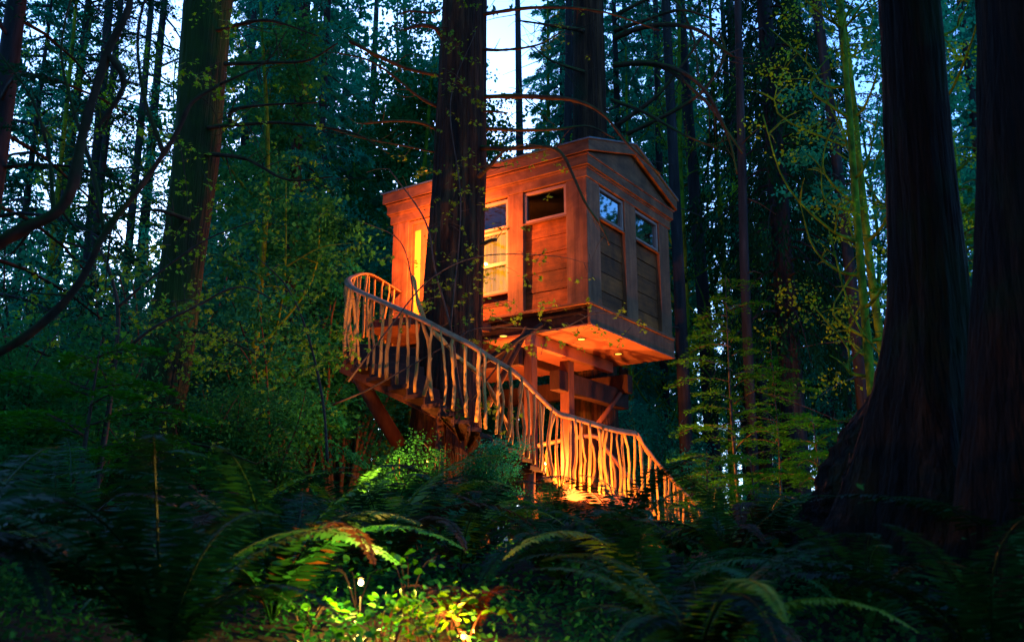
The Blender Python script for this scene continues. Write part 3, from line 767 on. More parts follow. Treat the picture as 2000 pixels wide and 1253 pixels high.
# ================================================================= BIG TREES
def path_px(pts): return [W(*p) for p in pts]
crownH = {}
def big_tree(name, label, base, foot_r, path, rads, mat, seed, crown_mesh=None, cz=None, cs=1, **kw):
    t = thing(name, label, 'tree', base)
    b = Vector(base)
    me = trunk_mesh('trunk', M[mat], [Vector(p) - b for p in path], rads, seed=seed, **kw)
    link('trunk', me, t)
    if crown_mesh:
        c = link('crown', crown_mesh, t); p = Vector(path[-1]) - b
        c.location = (p.x, p.y, cz); c.scale = (cs, cs, cs); c.rotation_euler.z = seed
    return t
canopyA = conifer_crown('high_crown', M['needles'], 11, H=17, z0=0, Rm=4.6, nb=80, per=300, ll=(.1, .22))
canopyB = conifer_crown('high_crown', M['needles'], 12, H=15, z0=0, Rm=5.2, nb=76, per=300, ll=(.1, .22))

def up(p, h, dx=0, dy=0): return Vector((p.x + dx, p.y + dy, h))
# the thick trunk in front of the house
pts = [Vector((-.98, 14.95, ground_z(-.98, 14.95) - .2)), W(872, 790, 15.0), W(884, 600, 15.05), W(897, 360, 15.1), W(908, 0, 15.1)]
pts += [up(pts[-1], 16, .25), up(pts[-1], 26, .5)]
big_tree('cedar_tree', 'thick dark cedar trunk rising in front of the treehouse with the stair around it', (-.98, 14.95, 0), .6, pts, [.60, .5, .46, .42, .35, .28, .12], 'bark', 3, canopyA, 15.0, sides=72, rings=150, furrow=.06, flare=.35, flare_h=2.0)
# left leaning trunk
pts = [W(275, 905, 13.2), W(325, 720, 13.2), W(358, 500, 13.2), W(385, 300, 13.2), W(405, 0, 13.2)]
pts[0] = Vector((pts[0].x - .15, 13.2, ground_z(-4.8, 13.2) - .2)); pts += [up(pts[-1], 14, .6), up(pts[-1], 24, 1.2)]
big_tree('fir_tree', 'leaning mossy reddish trunk standing left of the staircase', (pts[0].x, 13.2, 0), .5, pts, [.36, .3, .27, .3, .33, .27, .1], 'bark_mossy', 4, canopyB, 14, sides=60, rings=120, flare=.5, flare_h=1.8)
# trunk behind and below the house
px_, py_ = 1.62, 19.35
pts = [Vector((px_, py_, ground_z(px_, py_) - .2)), Vector((px_, py_, 3)), Vector((px_, py_, 8)), Vector((1.66, py_, 13)), Vector((1.7, py_, 20)), Vector((1.7, py_, 30))]
big_tree('fir_tree', 'dark straight trunk that the treehouse leans on, rising above its roof', (px_, py_, 0), .5, pts, [.5, .44, .37, .32, .26, .1], 'bark', 5, canopyA, 13.5, sides=50, rings=90, flare=.3)
# big right trunk with flaring foot
pts = [W(1790, 1290, 6.0), W(1800, 1080, 6.0), W(1808, 850, 6.0), W(1818, 600, 6.0), W(1795, 300, 6.0), W(1777, 0, 6.0)]
pts[0] = Vector((pts[0].x, 6.0, ground_z(2.4, 6) - .2)); pts += [up(pts[-1], 12, -.1), up(pts[-1], 26, -.2)]
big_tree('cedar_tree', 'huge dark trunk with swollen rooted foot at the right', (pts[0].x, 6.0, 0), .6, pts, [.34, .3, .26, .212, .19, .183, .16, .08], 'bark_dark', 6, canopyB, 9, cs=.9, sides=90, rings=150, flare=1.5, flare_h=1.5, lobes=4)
pts = [W(1985, 1290, 5.3), W(1990, 900, 5.3), W(2000, 500, 5.3), W(1998, 0, 5.3)]
pts[0] = Vector((pts[0].x, 5.3, ground_z(2.6, 5.3) - .2)); pts += [up(pts[-1], 12), up(pts[-1], 26)]
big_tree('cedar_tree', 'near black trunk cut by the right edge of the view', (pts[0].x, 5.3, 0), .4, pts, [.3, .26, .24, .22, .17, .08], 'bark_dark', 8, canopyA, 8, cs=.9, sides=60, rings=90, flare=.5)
# mossy stump hugging the big right trunk
st_ = thing('tree_stump', 'rotting reddish stump overgrown with moss at the foot of the huge right trunk', 'stump', (2.66, 6.85, ground_z(2.5, 6.9)))
link('wood', trunk_mesh('stump', M['bark_dark'], [(0, 0, -.2), (.05, 0, .6), (.12, 0, 1.1), (.26, 0, 1.6)], [.74, .58, .42, .16], 90, 60, .2, .4, 1.2, 5, seed=21), st_)

# ================================================================= BARE BRANCHES off the big trunks
def branch_obj(name, px, r, mat, parent, sides=7, twigs=0, seed=0, tl=.4, n=30):
    g = np.random.default_rng(seed)
    line = bez([W(*p) for p in px], n)
    org = parent.location if parent else Vector((0, 0, 0))
    rr = np.linspace(r[0], r[1], n) * g.uniform(.85, 1.15, n)
    mb = MB().tube([p - org for p in line], list(rr), sides)
    for k in range(twigs):
        j = g.integers(int(n * .15), n); l2 = tl * g.uniform(.3, 1)
        d = Vector((g.normal(0, 1), g.normal(0, .5), g.normal(0, .8))).normalized()
        e = line[j] + d * l2
        tw = bez([line[j], line[j].lerp(e, .5) + Vector((0, 0, g.normal(0, .06))), e], 6)
        mb.tube([p - org for p in tw], list(np.linspace(max(rr[j] * .35, .004), .002, 6)), 4, cap=False)
    return part(name, mb, M[mat], parent, True)
treeA = bpy.data.objects['cedar_tree']; treeC = bpy.data.objects['fir_tree.001']
A_br = [
    ([(930, 190, 15.1), (1000, 188, 14.8), (1080, 191, 14.6), (1130, 198, 14.5), (1180, 225, 14.4), (1230, 285, 14.3), (1290, 340, 14.2)], (.045, .015)),
    ([(930, 288, 15.0), (1000, 290, 14.4), (1070, 287, 14.1), (1100, 305, 14.0), (1122, 350, 14.0), (1145, 400, 14.0), (1178, 448, 14.0), (1190, 478, 14.0)], (.04, .012)),
    ([(930, 250, 15.2), (1020, 254, 15.2), (1090, 252, 15.2), (1150, 247, 15.3), (1200, 270, 15.3)], (.035, .012)),
    ([(935, 345, 14.7), (960, 320, 14.4), (985, 295, 14.3), (1030, 280, 14.2)], (.045, .012)),
    ([(935, 325, 14.7), (965, 328, 14.5), (1000, 322, 14.4)], (.02, .008)),
    ([(935, 217, 15), (970, 218, 14.8), (992, 221, 14.7)], (.025, .012)),
    ([(930, 95, 15), (980, 98, 14.8), (1050, 88, 14.6), (1100, 60, 14.5)], (.03, .01)),
    ([(930, 30, 15), (1050, 15, 14.8), (1170, 22, 14.6), (1290, 60, 14.5)], (.035, .01)),
    ([(870, 150, 15.1), (800, 135, 14.9), (740, 110, 14.8), (683, 80, 14.7)], (.028, .035)),
    ([(868, 215, 15.1), (820, 190, 15.0), (770, 150, 14.9), (720, 118, 14.8), (655, 102, 14.8)], (.03, .01)),
    ([(866, 262, 15.0), (830, 242, 14.9), (780, 236, 14.7), (710, 241, 14.6)], (.028, .018)),
    ([(864, 300, 15.0), (790, 285, 14.8), (700, 268, 14.8), (640, 250, 14.8)], (.018, .006)),
    ([(868, 80, 15.0), (850, 55, 14.8), (820, 50, 14.7), (790, 58, 14.6)], (.05, .022)),
    ([(850, 15, 15.0), (845, 25, 14.8), (800, 22, 14.6), (775, 30, 14.5)], (.025, .01)),
    ([(940, 478, 14.6), (958, 470, 14.5), (970, 468, 14.45)], (.032, .028)),
]
for k, (p, r) in enumerate(A_br): branch_obj('branch', p, r, 'twig_mossy', treeA, twigs=9 if k not in (3, 5, 14) else 2, seed=k, tl=.5)
C_br = [
    ([(1200, 60, 19), (1260, 40, 18.6), (1330, 20, 18.3), (1400, 40, 18)], (.05, .02)),
    ([(1200, 75, 19), (1250, 55, 18.6), (1310, 48, 18.3), (1370, 62, 18), (1430, 110, 17.8)], (.065, .03)),
    ([(1200, 128, 19), (1260, 122, 18.5), (1320, 135, 18.2), (1375, 175, 18), (1420, 260, 18), (1440, 340, 18)], (.06, .02)),
    ([(1200, 125, 19), (1290, 130, 18.5), (1360, 180, 18), (1400, 225, 17.8), (1450, 300, 17.6)], (.05, .02)),
    ([(1195, 195, 19), (1260, 220, 18.5), (1330, 260, 18.2), (1400, 290, 18)], (.045, .015)),
    ([(1205, 245, 18.9), (1280, 190, 18.5), (1330, 130, 18.3), (1380, 60, 18.2)], (.05, .02)),
    ([(1225, 262, 18.9), (1300, 225, 18.5), (1370, 180, 18.3), (1415, 110, 18.2), (1405, 60, 18.2)], (.05, .02)),
    ([(1140, 60, 19), (1080, 50, 18.6), (1010, 40, 18.4)], (.05, .015)),
    ([(1140, 140, 19), (1080, 120, 18.6), (1040, 90, 18.4)], (.04, .012)),
    ([(1200, 30, 19), (1300, -10, 18.6), (1350, 60, 18.3), (1365, 150, 18)], (.045, .015)),
]
for k, (p, r) in enumerate(C_br): branch_obj('branch', p, r, 'twig_mossy', treeC, twigs=12, seed=40 + k, tl=.9)
treeB = bpy.data.objects['fir_tree']
for k, p in enumerate([[(405, 250, 13), (460, 244, 12.7), (560, 240, 12.5), (690, 260, 12.4), (760, 300, 12.4)], [(450, 240, 12.7), (455, 215, 12.6), (520, 205, 12.5), (620, 200, 12.4)],
                       [(440, 125, 13), (520, 122, 12.6), (600, 118, 12.4), (660, 84, 12.3)], [(400, 300, 13), (480, 310, 12.7), (560, 350, 12.5), (650, 345, 12.3)],
                       [(370, 430, 12.9), (300, 410, 12.5), (200, 430, 12.2)], [(340, 640, 12.9), (420, 655, 12.6), (520, 700, 12.4)], [(300, 860, 12.9), (400, 870, 12.5), (500, 905, 12.2)],
                       [(420, 60, 13), (520, 40, 12.8), (620, 70, 12.6)]]):
    branch_obj('branch', p, (.035, .01), 'twig_mossy', treeB, twigs=10, seed=70 + k, tl=.7)

# ================================================================= VINE MAPLES: thin crooked limbs with small spring leaves
def star_leaves(P, g, size, mat, name, parent, droop=.4):
    """five-lobed leaves, each a fan of two folded quads"""
    n = len(P); D = g.normal(0, 1, (n, 3)) * np.array([1, .6, .5]) - np.array([0, 0, droop]); D = unit(D)
    Nn = unit(g.normal(0, .6, (n, 3)) + np.array([0, -.5, .8]))
    S = unit(np.cross(Nn, D)); L = g.uniform(size[0], size[1], n)
    Q = [leaves(P, D, Nn, L, L * .45, .06)]
    for a, sc_ in ((.75, .85), (-.75, .85), (1.5, .6), (-1.5, .6)):
        Q.append(leaves(P, D * math.cos(a) + S * math.sin(a), Nn, L * sc_, L * .36, .06))
    me = quads_mesh(name, np.concatenate(Q), mat)
    return link(name, me, parent)

def vine_maple(label, limbs, leaf_regions, nleaf, size, seed, mat='leaf_spring', bark='twig', root=None, group=None):
    """limbs: list of (pixel path, radii); leaf_regions: (u0, u1, v0, v1, Y0, Y1, weight)"""
    g = np.random.default_rng(seed)
    first = W(*limbs[0][0][0])
    base = root or (first.x, first.y, ground_z(first.x, first.y))
    t = thing('vine_maple', label, 'tree', base, group=group)
    for k, (p, r) in enumerate(limbs): branch_obj('limb', p, r, bark, t, twigs=6, seed=seed * 10 + k, tl=.35 * r[0] / .02, n=36)
    P = []; mb = MB(); o = t.location
    ws = np.array([q[6] for q in leaf_regions], float); ws /= ws.sum()
    for q, w in zip(leaf_regions, ws):
        m = max(1, int(nleaf * w / 9))
        for _ in range(m):
            c = W(g.uniform(q[0], q[1]), g.uniform(q[2], q[3]), g.uniform(q[4], q[5]))
            d = Vector((g.normal(0, 1), g.normal(0, .6), g.normal(-.1, .45))).normalized() * g.uniform(.12, .4) * size[1] / .07
            mid = c + d * .5 + Vector((0, 0, .03))
            mb.tube([c - d * .5 - o, mid - d * .4 - o, c + d * .6 - o], [.004, .003, .0015], 3, cap=False)
            nl = g.integers(3, 10)
            for i in range(nl):
                f = g.uniform(-.5, .6); P.append(tuple(c + d * f + Vector(tuple(g.normal(0, .028, 3))) - o))
    part('twigs', mb, M['twig'], t, kind='stuff')
    star_leaves(np.array(P), g, size, M[mat], 'leaves', t)['kind'] = 'stuff'
    return t

vine_maple('wiry vine maple with scattered yellow green sprigs across the thick trunk',
    [([(1000, 1010, 13.8), (960, 920, 13.7), (905, 800, 13.6), (880, 640, 13.5), (850, 530, 13.4), (830, 430, 13.4), (760, 330, 13.3)], (.03, .008)),
     ([(905, 800, 13.6), (960, 730, 13.4), (1020, 660, 13.3), (1100, 640, 13.3), (1180, 610, 13.3), (1290, 650, 13.3)], (.014, .004)),
     ([(650, 790, 13.0), (720, 760, 12.9), (800, 715, 12.8), (880, 670, 12.8), (940, 640, 12.9), (1100, 645, 13.1)], (.014, .005)),
     ([(800, 640, 13.4), (805, 560, 13.4), (780, 470, 13.4), (700, 430, 13.3)], (.012, .004)),
     ([(680, 745, 12.9), (760, 640, 12.9), (840, 545, 13.0), (940, 500, 13.1), (1080, 500, 13.2), (1150, 515, 13.2)], (.013, .004)),
     ([(880, 640, 13.5), (900, 400, 13.6), (880, 200, 13.6), (930, 60, 13.6)], (.012, .004))],
    [(845, 945, 0, 130, 14, 14.4, 1.1), (845, 950, 130, 420, 13.6, 14.2, 2.6), (830, 950, 420, 600, 13.3, 14, 2.2), (950, 1150, 500, 560, 13.2, 13.5, .6), (900, 1150, 590, 690, 12.8, 13.4, 2.6),
     (1150, 1260, 600, 660, 13.2, 13.6, .8), (860, 1000, 780, 830, 12.9, 13.3, 1.2), (950, 1100, 260, 450, 13.8, 14.2, .8), (1020, 1180, 20, 120, 14, 15, .8), (700, 850, 480, 700, 12.6, 13.2, .7), (740, 850, 300, 360, 14, 14.5, .5)],
    1500, (.03, .065), 31, root=(.0, 13.8, ground_z(0, 13.8)))
vine_maple('leafy vine maple spreading yellow green leaves over the left leaning trunk',
    [([(180, 1000, 10.5), (205, 850, 10.5), (225, 700, 10.4), (230, 600, 10.3), (210, 520, 10.2), (190, 480, 10.2)], (.035, .012)),
     ([(225, 700, 10.4), (300, 640, 10.3), (380, 600, 10.3), (470, 560, 10.3), (560, 600, 10.4)], (.02, .006)),
     ([(640, 900, 11), (630, 780, 11), (600, 650, 10.9), (560, 560, 10.8), (500, 500, 10.8)], (.018, .006)),
     ([(230, 600, 10.3), (300, 540, 10.2), (400, 470, 10.1), (500, 430, 10)], (.016, .005))],
    [(330, 700, 640, 730, 10.6, 12.2, 4.6), (260, 420, 250, 640, 10.5, 12, 3.4), (200, 700, 560, 900, 10, 12, 3.2), (430, 700, 350, 560, 10.5, 12.5, 2.0), (420, 660, 160, 340, 11, 12, .9), (60, 330, 480, 720, 8.5, 10.5, 1.4), (380, 470, 0, 160, 10, 12, .8)],
    3000, (.028, .06), 32)
vine_maple('dark crooked vine maple limbs in the near left corner, out of focus',
    [([(-60, 510, 4.4), (40, 450, 4.4), (105, 418, 4.4), (140, 370, 4.4), (160, 270, 4.4), (185, 180, 4.4), (215, 90, 4.4), (250, 20, 4.4), (262, -80, 4.4)], (.033, .015)),
     ([(-60, 720, 5.2), (60, 650, 5.2), (150, 560, 5.2), (205, 455, 5.2), (270, 370, 5.2), (320, 300, 5.2), (350, 250, 5.2), (375, 200, 5.2), (430, 165, 5.2)], (.026, .009)),
     ([(215, 110, 4.4), (240, 150, 4.4), (232, 190, 4.4), (190, 250, 4.4)], (.02, .01)),
     ([(105, 418, 4.4), (95, 300, 4.5), (60, 190, 4.5), (-20, 80, 4.5)], (.012, .004)),
     ([(205, 455, 5.2), (180, 330, 5.3), (140, 200, 5.4), (120, 90, 5.4), (150, -50, 5.4)], (.014, .005)),
     ([(320, 300, 5.2), (280, 180, 5.2), (270, 60, 5.2), (300, -60, 5.2)], (.016, .006)),
     ([(430, 165, 5.2), (520, 120, 5.2), (560, 60, 5.2)], (.008, .003))],
    [(150, 460, 250, 700, 5, 7, 1), (500, 700, 520, 720, 6, 7.5, .4), (340, 460, 40, 200, 5.5, 7, .35)], 150, (.03, .05), 33, bark='twig_mossy', root=(-2.6, 4.6, ground_z(-2.6, 4.6)))

# ================================================================= FOREST behind
print('prototypes')
CON = [conifer_crown('conifer_crown', M['needles'], 201, H=30, z0=3, Rm=4.3, nb=105, per=900, ll=(.08, .2)),
       conifer_crown('conifer_crown', M['needles_blue'], 202, H=26, z0=2, Rm=4.0, nb=100, per=900, ll=(.08, .19), droop=.4),
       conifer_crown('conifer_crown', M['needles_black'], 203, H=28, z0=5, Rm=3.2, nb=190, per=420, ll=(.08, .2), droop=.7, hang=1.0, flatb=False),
       conifer_crown('conifer_crown', M['needles_blue'], 204, H=12, z0=.6, Rm=2.6, nb=60, per=520, ll=(.07, .16), droop=.3)]
CTR = []
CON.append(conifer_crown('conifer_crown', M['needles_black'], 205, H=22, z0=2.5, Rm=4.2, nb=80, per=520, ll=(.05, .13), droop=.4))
for k, (H, r) in enumerate(((30, .34), (26, .28), (28, .4), (12, .12), (22, .2))):
    mb = MB().tube([(0, 0, -.4), (.05, 0, H * .3), (0, .08, H * .6), (0, 0, H)], [r * 1.15, r * .85, r * .6, r * .1], 10); CTR.append(mb.mesh('conifer_trunk', M['bark_far'], True))
MOS = [mossy_tree_meshes(301, 15, (1.5, 0), 8, .17, 15000), mossy_tree_meshes(302, 17, (-1.2, .5), 9, .15, 16000, M['leaf_teal']), mossy_tree_meshes(303, 13, (.4, 0), 8, .13, 14000, M['leaf_green']),
       mossy_tree_meshes(304, 16, (-.6, 0), 17, .115, 1800, M['leaf_spring'], (.05, .1), .15)]
SHR = [leaf_cloud('shrub_leaves', M['leaf_teal'], 401, 9000, 4.2, 1.5, (.05, .12), 80), leaf_cloud('shrub_leaves', M['leaf_green'], 402, 8000, 3.2, 1.4, (.05, .11), 70),
       leaf_cloud('shrub_leaves', M['leaf_teal'], 403, 10000, 6.0, 1.7, (.05, .13), 90)]
print('protos done')

def place_conifer(k, x, y, s, rz, label, group):
    t = thing('conifer_tree', label, 'tree', (x, y, ground_z(x, y)), rz, group)
    a = link('trunk', CTR[k], t); c = link('crown', CON[k], t)
    w = s * random.uniform(.6, .85) if abs(y) > 18 else s
    t.scale = (w, w, s)
    return t
def place_mossy(k, x, y, s, rz, label, group):
    t = thing('mossy_tree', label, 'tree', (x, y, ground_z(x, y)), rz, group)
    tm, lm, cm = MOS[k]
    link('trunk', tm, t)
    for m in lm: link('limb', m, t)
    link('crown', cm, t); t.scale = (s, s, s)
    return t
def at_u(u, Y): return (u - 1000) * Y / (FPX * cp)

# rows: (u, Y, proto, scale)
con = [  # (u, distance, kind, scale, area)
    (-60, 13, 4, .9, 'L'), (95, 27, 4, 1.25, 'L'), (20, 21, 3, 1.2, 'L'), (265, 31, 4, 1.3, 'L'), (1375, 38, 4, 1.25, 'R'), (1290, 33, 4, 1.15, 'R'), (1450, 30, 4, 1.2, 'R'), (1690, 36, 4, 1.2, 'R'), (170, 20, 4, .8, 'L'), (40, 30, 3, .95, 'L'), (150, 33, 3, .9, 'L'), (255, 38, 3, 1.1, 'L'),
    (500, 24, 1, .9, 'L'), (560, 30, 0, 1.0, 'L'), (500, 42, 1, 1.0, 'L'), (650, 36, 1, .95, 'L'), (620, 24, 3, 1.0, 'L'), (330, 46, 3, 1.5, 'L'), (455, 30, 0, .9, 'L'),
    (730, 44, 3, 1.35, 'M'), (800, 34, 3, .9, 'M'), (880, 50, 3, 1.6, 'M'), (980, 40, 3, 1.0, 'M'), (1060, 50, 1, .9, 'M'), (1110, 34, 0, .8, 'M'), (1160, 46, 0, 1.0, 'M'), (1030, 52, 3, 1.3, 'M'), (770, 52, 3, 1.9, 'M'),
    (1240, 32, 1, 1.0, 'R'), (1300, 44, 3, 1.2, 'R'), (1375, 54, 3, 1.0, 'R'), (1535, 22, 2, 1.0, 'R'), (1600, 30, 2, .95, 'R'), (1590, 42, 0, 1.0, 'R'),
    (1440, 44, 1, .85, 'R'), (1690, 44, 3, 1.0, 'R'), (1740, 34, 3, .7, 'R'), (1890, 36, 1, .9, 'R'), (1850, 48, 0, 1, 'R'), (2010, 32, 0, .9, 'R'), (1960, 44, 1, 1, 'R'), (2120, 26, 0, .9, 'R'), (-170, 26, 0, .9, 'L'),
]
g = np.random.default_rng(123)
for k, u in enumerate(range(-60, 2080, 92)):
    Y = g.uniform(34, 58); a = 'L' if u < 720 else 'M' if u < 1200 else 'R'
    con.append((u + g.uniform(-30, 30), Y, 2 if 1400 < u < 1700 else int(g.choice([0, 1, 2])) if u > 1420 or 380 < u < 700 else int(g.choice([1, 3])), g.uniform(.85, 1.15) if not (720 < u < 860 or 930 < u < 1060 or u < 330) else g.uniform(.6, .95), a))
con += [(1215, 25, 1, .8, 'R'), (1125, 26, 1, .75, 'M'), (560, 19, 1, .75, 'L'), (1640, 25, 1, .7, 'R'), (1950, 22, 1, .8, 'R')]
con = [c for c in con if not ((c[2] != 4 and (1325 < c[0] < 1425 or 1645 < c[0] < 1725)) or (c[1] >= 33 and c[0] < 340) or (690 < c[0] < 860 and c[1] < 45))]
KN = ['tall dark green conifer', 'tall blue green conifer', 'dense black green drooping conifer', 'short feathery conifer', 'dark open conifer']
AREA = {'L': 'in the forest left of the thick trunk', 'M': 'in the forest behind the treehouse', 'R': 'in the forest right of the treehouse'}
for a in 'LMR':
    for k in range(5):
        row = sorted([c for c in con if c[4] == a and c[2] == k])
        for i, (u, Y, kk, s, _) in enumerate(row):
            place_conifer(kk, at_u(u, Y), Y, s, random.uniform(0, 6.28), nth(i, row, KN[k], AREA[a]), 'conifers of the background forest')
mos = [(780, 35, 1, 1.35, 'M'), (790, 33, 1, .95, 'M'), (850, 46, 2, 1.5, 'M'), (500, 17.5, 2, .8, 'L'), (1265, 30, 0, 1.1, 'R'), (1465, 31, 1, .8, 'R'), (1360, 29, 0, .95, 'R'), (815, 25, 2, 1.05, 'M'), (1160, 36, 1, 1.3, 'M'), (300, 20, 3, .9, 'L'), (200, 27, 1, .95, 'L'), (540, 26, 2, 1, 'L'), (680, 30, 1, 1, 'L'), (420, 34, 0, 1, 'L'), (100, 19, 3, .8, 'L'),
       (745, 26, 0, .95, 'M'), (840, 30, 2, 1, 'M'), (1075, 27, 3, 1.0, 'M'), (960, 34, 1, .8, 'M'),
       (1315, 23, 3, .95, 'R'), (1410, 25, 3, 1.05, 'R'), (1225, 24, 3, .85, 'R'), (1690, 15, 3, .8, 'R'), (1745, 17, 3, .9, 'R'), (1870, 14, 3, .8, 'R'), (1900, 19, 0, .9, 'R'), (1650, 30, 1, .8, 'R')]
MN = ['mossy leaning maple', 'slim mossy alder', 'small leafy mossy maple', 'bare mossy maple']
for a in 'LMR':
    for k in range(4):
        row = sorted([c for c in mos if c[4] == a and c[2] == k])
        for i, (u, Y, kk, s, _) in enumerate(row):
            place_mossy(kk, at_u(u, Y), Y, s, random.uniform(0, 6.28), nth(i, row, MN[k], AREA[a]), 'mossy broadleaf trees')
# slim bare trunks standing right of the house
trk = [(1330, 21, .13, 'R'), (1382, 24, .17, 'R'), (1450, 20, .1, 'R'), (1478, 28, .2, 'R'), (1290, 26, .12, 'R'), (1510, 33, .16, 'R'), (1032, 30, .16, 'M'), (1100, 24, .12, 'M'), (700, 34, .2, 'M'), (170, 22, .13, 'L'), (240, 26, .12, 'L'), (610, 20, .1, 'L'), (1675, 20, .12, 'R')]
for a in 'LMR':
    row = sorted([c for c in trk if c[3] == a])
    for i, (u, Y, r, _) in enumerate(row):
        x = at_u(u, Y); t = thing('slim_tree', nth(i, row, 'slim bare grey trunk', AREA[a]), 'tree', (x, Y, ground_z(x, Y)), 0, 'slim bare trunks')
        dx = random.uniform(-.6, .6)
        mb = MB().tube([(0, 0, -.3), (dx * .2, 0, 6), (dx * .7, .2, 13), (dx, 0, 22)], [r * 1.2, r, r * .8, r * .4], 9); part('trunk', mb, M['bark_far'], t, True)
        mb = MB(); g = np.random.default_rng(i + ord(a))
        for q in range(16):
            z = g.uniform(2, 20); az = g.uniform(0, 6.28); L = g.uniform(.4, 1.8); c = Vector((dx * z / 22, 0, z)); d = Vector((math.cos(az), math.sin(az), g.uniform(-.5, .2)))
            mb.tube([c, c + d * L * .5, c + d * L + Vector((0, 0, -.1))], [.018, .012, .004], 4, cap=False)
        part('dead_branches', mb, M['twig'], t, kind='stuff')
# shrubs: understorey
shr = []
g = np.random.default_rng(55)
for u in range(-80, 760, 62): shr.append((u + g.uniform(-20, 20), g.uniform(15.5, 21), g.integers(0, 3), g.uniform(.75, 1.15), 'L'))
for u in range(0, 760, 90): shr.append((u + g.uniform(-20, 20), g.uniform(22, 30), g.integers(0, 3), g.uniform(1.1, 1.6), 'L'))
for u in range(720, 1260, 70): shr.append((u + g.uniform(-20, 20), g.uniform(23, 31), g.integers(0, 3), g.uniform(1., 1.5), 'M'))
for u in range(1280, 2100, 85): shr.append((u + g.uniform(-20, 20), g.uniform(20, 30), g.integers(0, 3), g.uniform(.7, 1.0), 'R'))
shr += [(540, 14.2, 1, .7, 'L'), (905, 12.3, 1, .42, 'M'), (965, 12.6, 0, .32, 'M'), (835, 12.2, 1, .4, 'M'), (1040, 12.6, 1, .3, 'M'), (430, 13.8, 1, .7, 'L'), (60, 10.5, 1, .8, 'L'), (150, 12.5, 1, .9, 'L')]
SN = ['tall teal leafy shrub', 'low green leafy shrub', 'very tall dark shrub']
for a in 'LMR':
    for k in range(3):
        row = sorted([c for c in shr if c[4] == a and c[2] == k])
        for i, (u, Y, kk, s, _) in enumerate(row):
            if 610 < u < 760 and Y < 21.5: Y += 5
            if 1400 < u < 1680: Y += 12; s *= .45
            x = at_u(u, Y); t = thing('shrub', nth(i, row, SN[k], AREA[a]), 'shrub', (x, Y, ground_z(x, Y)), random.uniform(0, 6.28), 'understorey shrubs')
            link('foliage', SHR[kk], t); t.scale = (s, s, s)
# young hemlocks in flat layers right of the house and on the left
SAP = [layered_sapling('sapling_foliage', M['leaf_hemlock'], 501, 4.2, 1.5, 40, 430), layered_sapling('sapling_foliage', M['leaf_hemlock'], 502, 1.9, 1.5, 22, 800)]
for (u, Y, k, s, lb) in ((1425, 14.8, 0, 1.0, 'tall young hemlock with flat bright sprays beside the treehouse corner'), (1500, 15.2, 0, .8, 'smaller young hemlock right of the tall bright one'), (1575, 13.5, 1, .95, 'low spreading bright green hemlock left of the huge stump'),
                         (1370, 12.0, 1, .62, 'little hemlock in front of the last stair flight'), (1880, 9.5, 0, .95, 'shadowed young hemlock between the two dark right trunks'), (190, 9.2, 1, 1.1, 'dim young hemlock low on the left edge'),
                         (330, 11.8, 1, .8, 'young hemlock at the foot of the left leaning trunk'), (1450, 10.5, 1, .6, 'dim little hemlock among ferns right of the stair')):
    x = at_u(u, Y); t = thing('young_hemlock', lb, 'tree', (x, Y, ground_z(x, Y)), random.uniform(0, 6.28), 'young hemlocks'); link('foliage', SAP[k], t); t.scale = (s, s, s)

# conifers on the camera side of the clearing: unseen, added to shade the foreground
row = [(-7, -2), (7.5, -4), (3, -3.5), (-3, -8), (4, -9), (-10, -10), (0, -14), (-6, 3.5), (-11, 6), (-14, 0)]
for i, (x, y) in enumerate(sorted(row)):
    place_conifer(0 if i % 2 else 2, x, y, random.uniform(.8, .95), i * 1.3, nth(i, row, 'tall conifer', 'added for shade beside and behind the viewer'), 'unseen conifers shading the view')

nb_ = [(-3.4, 1.2), (3.3, 1.0), (-2.2, -1.4), (2.3, -1.6), (0, -2.6), (-4.6, 3.2), (4.4, 3.0)]  # unseen shrubs, added to keep side light off the near ferns
for i, (x, y) in enumerate(sorted(nb_)):
    t = thing('shrub', nth(i, nb_, 'leafy shrub', 'added for shade round the viewer'), 'shrub', (x, y, ground_z(x, y)), i * 1.1, 'unseen shrubs shading the view'); link('foliage', SHR[0], t); t.scale = (.85, .85, .9)

# ================================================================= FERNS
FR = [frond_mesh('fern_frond', M['fern'], 600 + k, 1.15, a, .13) for k, a in enumerate((.2, .5, .8, 1.1, .35))]
FD = [frond_mesh('fern_frond', M['fern_dry'], 620 + k, 1.05, a, .12) for k, a in enumerate((.9, 1.3))]
FG = [frond_mesh('fern_frond', M['fern_gold'], 640 + k, 1.15, a, .13) for k, a in enumerate((.3, .7, 1.0))]
fl = []
g = np.random.default_rng(91)
def ok(x, y):
    u = px_of(x, y)
    if -1.15 < x < .1 and y < 5.5: return False         # clearing with the lit leaves
    if abs(x - 2.45) < .7 and abs(y - 6.1) < .7: return False
    if abs(x + .98) < .9 and abs(y - 15) < .9: return False
    if 1.2 < x < 4 and 16.5 < y < 19: return False
    return True
for Y, st in ((3.7, .95), (5.2, .95), (6.4, 1.0), (7.6, 1.05), (8.9, 1.1), (10.3, 1.15), (11.7, 1.25), (13.0, 1.35)):
    x = -.58 * Y
    while x < .58 * Y:
        xx, yy = x + g.uniform(-.25, .25), Y + g.uniform(-.35, .35)
        if ok(xx, yy): fl.append((xx, yy, g.uniform(.8, 1.25) * (.8 if yy > 8 and .2 < xx < 2.6 else 1.2 if yy > 7 and xx < .3 else .95)))
        x += st
